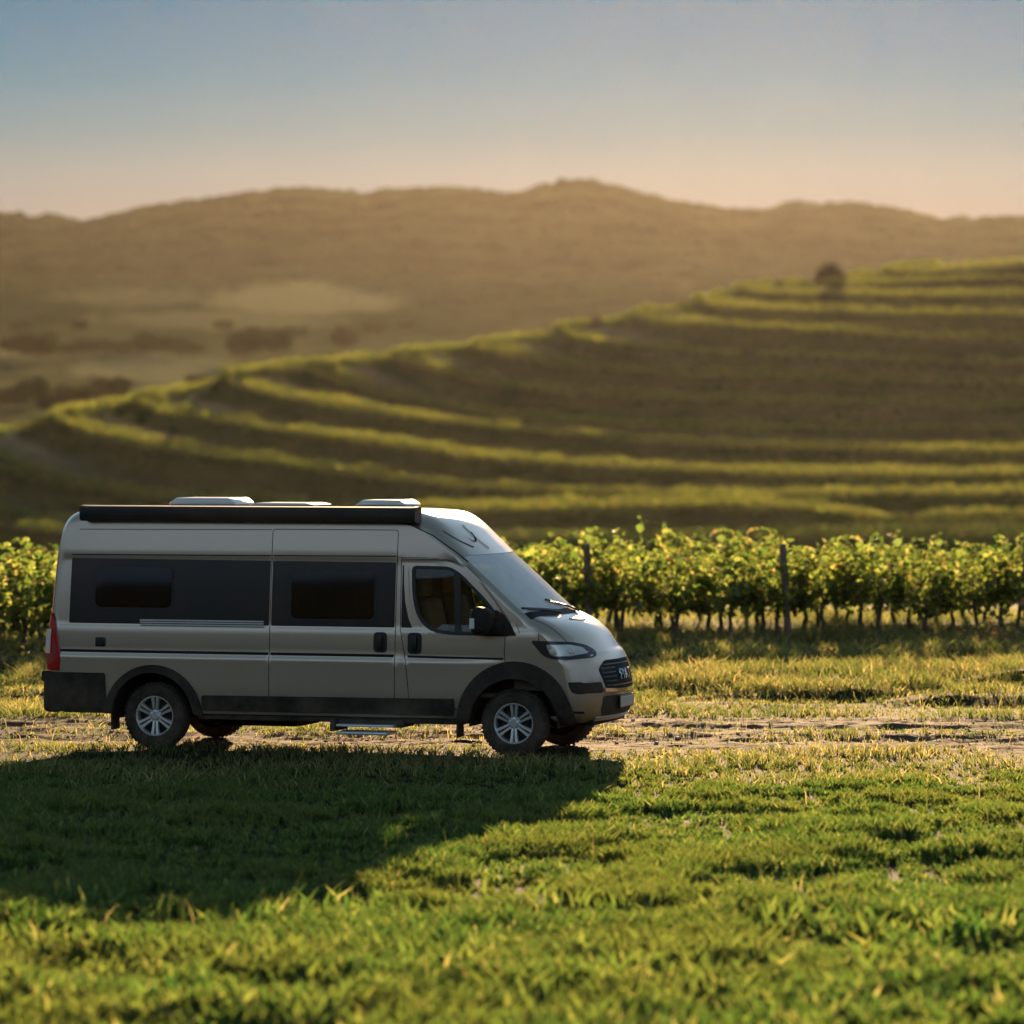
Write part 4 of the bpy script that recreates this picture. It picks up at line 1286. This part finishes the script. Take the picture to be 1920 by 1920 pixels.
# --- mirrors
for sg in (-1, 1):
    mm = MB()
    yb = abs(side(3.95, 1.42, -1).y)
    ya, yz = sg * (yb + .10), sg * (yb + .32)
    mm.rbox(3.66, 3.86, min(ya, yz), max(ya, yz), 1.285, 1.60, .055, 4)
    for v_i, v in enumerate(mm.v):
        t = (v[0] - 3.66) / .2
        mm.v[v_i] = (v[0] + .05 * (v[2] - 1.44), v[1], 1.44 + (v[2] - 1.44) * (1 - .28 * t))
    # triangular foot on the door and the arm
    pf = [(3.80, 1.28), (4.06, 1.285), (4.0, 1.40), (3.93, 1.50), (3.84, 1.55)]
    a_ = [Vector((x, abs(side(x, z, -1).y) * sg, z)) for x, z in pf]
    n = len(pf)
    mm.add([p + Vector((0, sg * .03, 0)) for p in a_] + [p - Vector((0, sg * .02, 0)) for p in a_],
           [tuple(range(n)), tuple(range(2 * n - 1, n - 1, -1))] + [(k, (k + 1) % n, n + (k + 1) % n, n + k) for k in range(n)])
    mm.rbox(3.80, 3.93, min(sg * (yb - .02), ya + sg * .05), max(sg * (yb - .02), ya + sg * .05), 1.30, 1.42, .02, 2)
    mo = mm.build('wing_mirror', M['plastic'], PAR, 40)
    ind = MB(); ind.rbox(3.648, 3.70, min(yz, yz + sg * .006) - .004, max(yz, yz + sg * .006) + .004, 1.36, 1.47, .004, 1)
    ind.build('indicator', M['white'], mo, 30)
    mg = MB(); mg.rbox(3.648, 3.662, min(ya, yz) + .03, max(ya, yz) - .03, 1.32, 1.56, .004, 1); mg.build('mirror_glass', M['chrome'], mo, 30)

# --- wipers, aerial
wp = MB()
def ws_pt(x, y):
    h_, n_, _, _ = BV.ray_cast(Vector((x + 2 * .66, y, 3.0 + 0)), Vector((-.66, 0, -.75)))
    return (h_ + Vector((.66, 0, .75)) * .02) if h_ else Vector((x, y, 1.5))
def nearp(x, y, z, o=.02):
    h_, n_, _, _ = BV.find_nearest(Vector((x, y, z)))
    if n_.dot(Vector((.66, 0, .75))) < 0: n_ = -n_
    return h_ + n_ * o
for y0, y1 in ((-.25, -.84), (.45, -.18)):
    wp.tube([nearp(4.34, y0, 1.50, .02), nearp(4.27, (y0 + y1) / 2, 1.545, .035), nearp(4.16, y1, 1.56, .025)], [.014, .011, .008], 6)
    wp.tube([nearp(4.30, y0 + .05, 1.52, .015), nearp(4.22, (y0 + y1) / 2, 1.56, .012), nearp(4.10, y1 - .02, 1.57, .012)], .011, 6)
wp.build('wiper', M['seal'], PAR, 40)
vb = MB()
for s_ in (-1, 1):
    vb.tube([nearp(4.45, s_ * .30, 1.44, .004), nearp(4.50, s_ * .14, 1.42, .004), nearp(4.515, 0, 1.41, .004)], .006, 5)
vb.build('bonnet_groove', M['gap'], bonnet, 0)
ae = MB()
pb = nearp(3.42, -.38, 2.24, 0)
ae.tube([pb, pb + Vector((.0, 0, .03)), pb + Vector((-.05, .0, .10))], [.016, .010, .004], 8)
ae.tube([nearp(3.27, -.30, 2.43, .008), nearp(3.36, -.32, 2.34, .008), nearp(3.46, -.30, 2.255, .008), nearp(3.55, -.25, 2.18, .008)], .004, 5)
ae.build('aerial', M['seal'], PAR, 40)

# --- awning
aw = MB()
prof = [(-.86, 2.475), (-.93, 2.455), (-1.035, 2.46), (-1.075, 2.475), (-1.085, 2.53), (-1.075, 2.595), (-1.05, 2.615), (-.93, 2.622), (-.86, 2.615)]
n = len(prof)
x0, x1 = -.80, 2.95
aw.add([(x0, *p) for p in prof] + [(x1, *p) for p in prof], [tuple(range(n - 1, -1, -1)), tuple(range(n, 2 * n))] + [(k, (k + 1) % n, n + (k + 1) % n, n + k) for k in range(n)])
awn = aw.build('awning', M['awning'], PAR, 30)
for xa, xb in ((-.825, -.79), (2.94, 2.985)):
    ec = MB()
    q = [(p[0] * 1.0 + (-.004 if p[0] < -1 else 0), p[1] + (.004 if p[1] > 2.55 else -.004)) for p in prof]
    ec.add([(xa, *p) for p in q] + [(xb, *p) for p in q], [tuple(range(n - 1, -1, -1)), tuple(range(n, 2 * n))] + [(k, (k + 1) % n, n + (k + 1) % n, n + k) for k in range(n)])
    ec.build('end_cap', M['seal'], awn, 30)
al = MB(); al.box(-.78, 2.93, -1.0885, -1.0855, 2.522, 2.530); al.build('lead_rail', M['seal'], awn, 0)
# --- roof vents
for xa, xb, top_, w in ((-.05, .77, 2.715, .30), (.88, 1.66, 2.665, .30), (2.08, 2.70, 2.70, .26)):
    bz = 2.575
    vm = MB(); vm.rbox(xa + .03, xb - .03, -.20 - w + .02, -.20 + w - .02, bz, bz + .06, .012, 2)
    base = vm.build('roof_vent', M['smoke'], PAR, 40)
    ld = MB(); ld.rbox(xa, xb, -.20 - w, -.20 + w, bz + .045, top_, .035, 4)
    for i_, v in enumerate(ld.v):
        t = (v[0] - xa) / (xb - xa); cz = max(0, (v[2] - bz - .05) / (top_ - bz - .05))
        ld.v[i_] = (v[0] - (.10 * cz if t > .5 else -.10 * cz) * abs(2 * t - 1) ** 3, v[1], v[2] - .02 * cz * (2 * t - 1) ** 2)
    ld.build('vent_lid', M['white'], base, 50)

# --- step, chassis, wheel wells
st = MB()
st.rbox(2.12, 2.76, -1.13, -.80, .300, .325, .008, 2); st.rbox(2.16, 2.73, -1.26, -.92, .225, .255, .008, 2)
sto = st.build('entry_step', M['alu'], PAR, 35)
sh = MB(); sh.rbox(2.06, 2.84, -1.02, -.60, .29, .38, .03, 2); sh.box(2.05, 2.10, -1.12, -.7, .25, .38); sh.build('step_housing', M['plastic2'], sto, 35)
ch = MB()
ch.box(-1.15, -.55, -.88, .88, .40, .50); ch.box(.55, 3.48, -.90, .90, .34, .48); ch.box(4.50, 4.80, -.62, .62, .33, .45)
ch.box(-.55, .55, -.60, .60, .50, .60); ch.box(3.48, 4.56, -.60, .60, .50, .60)
ch.tube([(0, -.8, .36), (0, .8, .36)], .06, 10); ch.tube([(FW, -.8, .36), (FW, .8, .36)], .05, 10)
ch.box(.6, 1.5, -.6, .1, .25, .36); ch.tube([(-1.2, .45, .33), (.8, .45, .30), (3.2, .3, .30)], .045, 8)
for cx in (RW, FW):
    for sg in (-1, 1):
        for k in range(18):
            a0, a1 = R(-5 + 190 * k / 18), R(-5 + 190 * (k + 1) / 18)
            q = [(cx + .485 * math.cos(a), WZ + .485 * math.sin(a)) for a in (a0, a1)]
            ch.add([(q[0][0], sg * .99, q[0][1]), (q[1][0], sg * .99, q[1][1]), (q[1][0], sg * .58, q[1][1]), (q[0][0], sg * .58, q[0][1])], [(0, 1, 2, 3)])
            ch.add([(q[0][0], sg * .58, q[0][1]), (q[1][0], sg * .58, q[1][1]), (cx, sg * .58, WZ)], [(0, 1, 2)])
ch.build('chassis', M['under'], PAR, 0, False)
# --- cab interior
it = MB()
it.box(2.75, 4.25, -.86, .86, .62, .66); it.box(2.62, 2.66, -.84, .84, .66, 2.30)
it.add([(4.02, -.84, 1.22), (4.02, .84, 1.22), (4.32, .80, 1.38), (4.32, -.80, 1.38), (4.0, -.84, .7), (4.0, .84, .7), (4.35, .80, .7), (4.35, -.80, .7)],
       [(0, 1, 2, 3), (4, 5, 1, 0), (7, 6, 2, 3), (0, 3, 7, 4), (1, 2, 6, 5)])
it.build('cab_interior', M['interior'], PAR, 0)
for yc in (-.45, .45):
    s_ = MB()
    s_.rbox(3.02, 3.52, yc - .25, yc + .25, .82, 1.02, .06, 3)
    s_.add(*(lambda mb: (mb.v, mb.f))((lambda q: (q.rbox(-.07, .07, yc - .24, yc + .24, 0, .66, .05, 3), q)[1])(MB())))
    nb = len(s_.v)
    # tilt the backrest that was just added
    k0 = [i for i, v in enumerate(s_.v) if i >= 0]
    cnt_ = len((lambda q: (q.rbox(-.07, .07, 0, .48, 0, .66, .05, 3), q)[1])(MB()).v)
    for i in range(nb - cnt_, nb):
        x_, y_, z_ = s_.v[i]; s_.v[i] = (3.08 + x_ - z_ * .22, y_, .98 + z_)
    so_ = s_.build('seat', M['seat'], PAR, 40)
    hr = MB(); hr.rbox(2.82, 2.93, yc - .14, yc + .14, 1.66, 1.88, .04, 3); hr.build('headrest', M['seat'], so_, 40)
sw = MB()
ring = [(3.72 + .19 * math.sin(R(25)) * math.cos(a) * -1, .45 + .2 * math.sin(a), 1.24 + .2 * math.cos(a) * math.cos(R(25))) for a in np.linspace(0, 2 * math.pi, 25)]
sw.tube(ring, .014, 6, 0, False); sw.tube([(3.72, .45, 1.24), (3.98, .45, 1.12)], .03, 8)
sw.build('steering_wheel', M['seal'], PAR, 40)

# --- wheels
def wheel(cx, sg):
    yo = sg * .985
    Y = lambda d: yo - sg * d
    w = empty('wheel', (0, 0, 0)); w.parent = PAR
    ty = MB()
    ty.lathe_y([(.205, Y(.20)), (.205, Y(.03)), (.215, Y(.012)), (.235, Y(.004)), (.262, Y(-.002)), (.285, Y(.001)), (.287, Y(.004)), (.31, Y(.004)), (.335, Y(.016)), (.350, Y(.034)), (.357, Y(.055)), (.358, Y(.085)), (.350, Y(.088)), (.350, Y(.096)), (.359, Y(.099)), (.359, Y(.135)), (.350, Y(.138)), (.350, Y(.146)), (.358, Y(.149)), (.350, Y(.20)), (.32, Y(.225)), (.24, Y(.235))], cx, WZ, 56)
    # shoulder blocks
    for k in range(44):
        a = 2 * math.pi * k / 44; da = .045
        q = []
        for aa in (a - da, a + da):
            for rr_, dd in ((.332, .012), (.357, .050)):
                q.append((cx + rr_ * math.cos(aa), Y(dd), WZ + rr_ * math.sin(aa)))
        for aa in (a - da, a + da):
            for rr_, dd in ((.342, .006), (.366, .048)):
                q.append((cx + rr_ * math.cos(aa), Y(dd), WZ + rr_ * math.sin(aa)))
        ty.add(q, [(4, 5, 7, 6), (0, 1, 5, 4), (2, 3, 7, 6), (1, 3, 7, 5), (0, 2, 6, 4)])
    ty.build('tyre', M['tyre'], w, 30)
    rm = MB()
    rm.lathe_y([(.200, Y(.16)), (.192, Y(.05)), (.196, Y(.025)), (.207, Y(.012)), (.217, Y(.012)), (.219, Y(.022)), (.212, Y(.03))], cx, WZ, 56)
    rm.lathe_y([(0, Y(.018)), (.036, Y(.018)), (.044, Y(.024)), (.050, Y(.036)), (.068, Y(.040)), (.072, Y(.06))], cx, WZ, 36)
    for k in range(6):
        a = R(90 + 60 * k)
        for s_ in (-1, 1):
            ca, sa = math.cos(a), math.sin(a)
            pts = []
            for rr_, t_, wd, d0, d1 in ((.052, .017, .015, .036, .065), (.12, .021, .0165, .028, .062), (.199, .029, .021, .022, .060)):
                for tt, dd in ((t_ * s_ - wd, d1), (t_ * s_ - wd * .75, d0), (t_ * s_ + wd * .75, d0), (t_ * s_ + wd, d1)):
                    pts.append((cx + rr_ * ca - tt * sa, Y(dd), WZ + rr_ * sa + tt * ca))
            rm.add(pts, [(4 * i + j, 4 * i + j + 1, 4 * i + 5 + j, 4 * i + 4 + j) for i in range(2) for j in range(3)] + [(0, 3, 2, 1), (8, 9, 10, 11)])
    for k in range(5):
        a = R(54 + 72 * k)
        rm.lathe_y([(0, Y(.030)), (.010, Y(.030)), (.011, Y(.045))], cx + .056 * math.cos(a), WZ + .056 * math.sin(a), 10)
    rm.build('rim', M['alloy'], w, 35)
    dk = MB(); dk.lathe_y([(0, Y(.085)), (.14, Y(.085)), (.15, Y(.095)), (.2, Y(.11))], cx, WZ, 32); dk.build('brake_disc', M['alloy_dark'], w, 35)
    return w
for cx in (RW, FW):
    for sg in (-1, 1): wheel(cx, sg)
mf_ = MB()
for cx, yy in ((-.50, -.86), (-.50, .86), (3.42, -.88)):
    mf_.rbox(cx - .012, cx + .012, yy - .10, yy + .10, .20, .46, .006, 1)
mf_.build('mud_flap', M['plastic2'], PAR, 30)
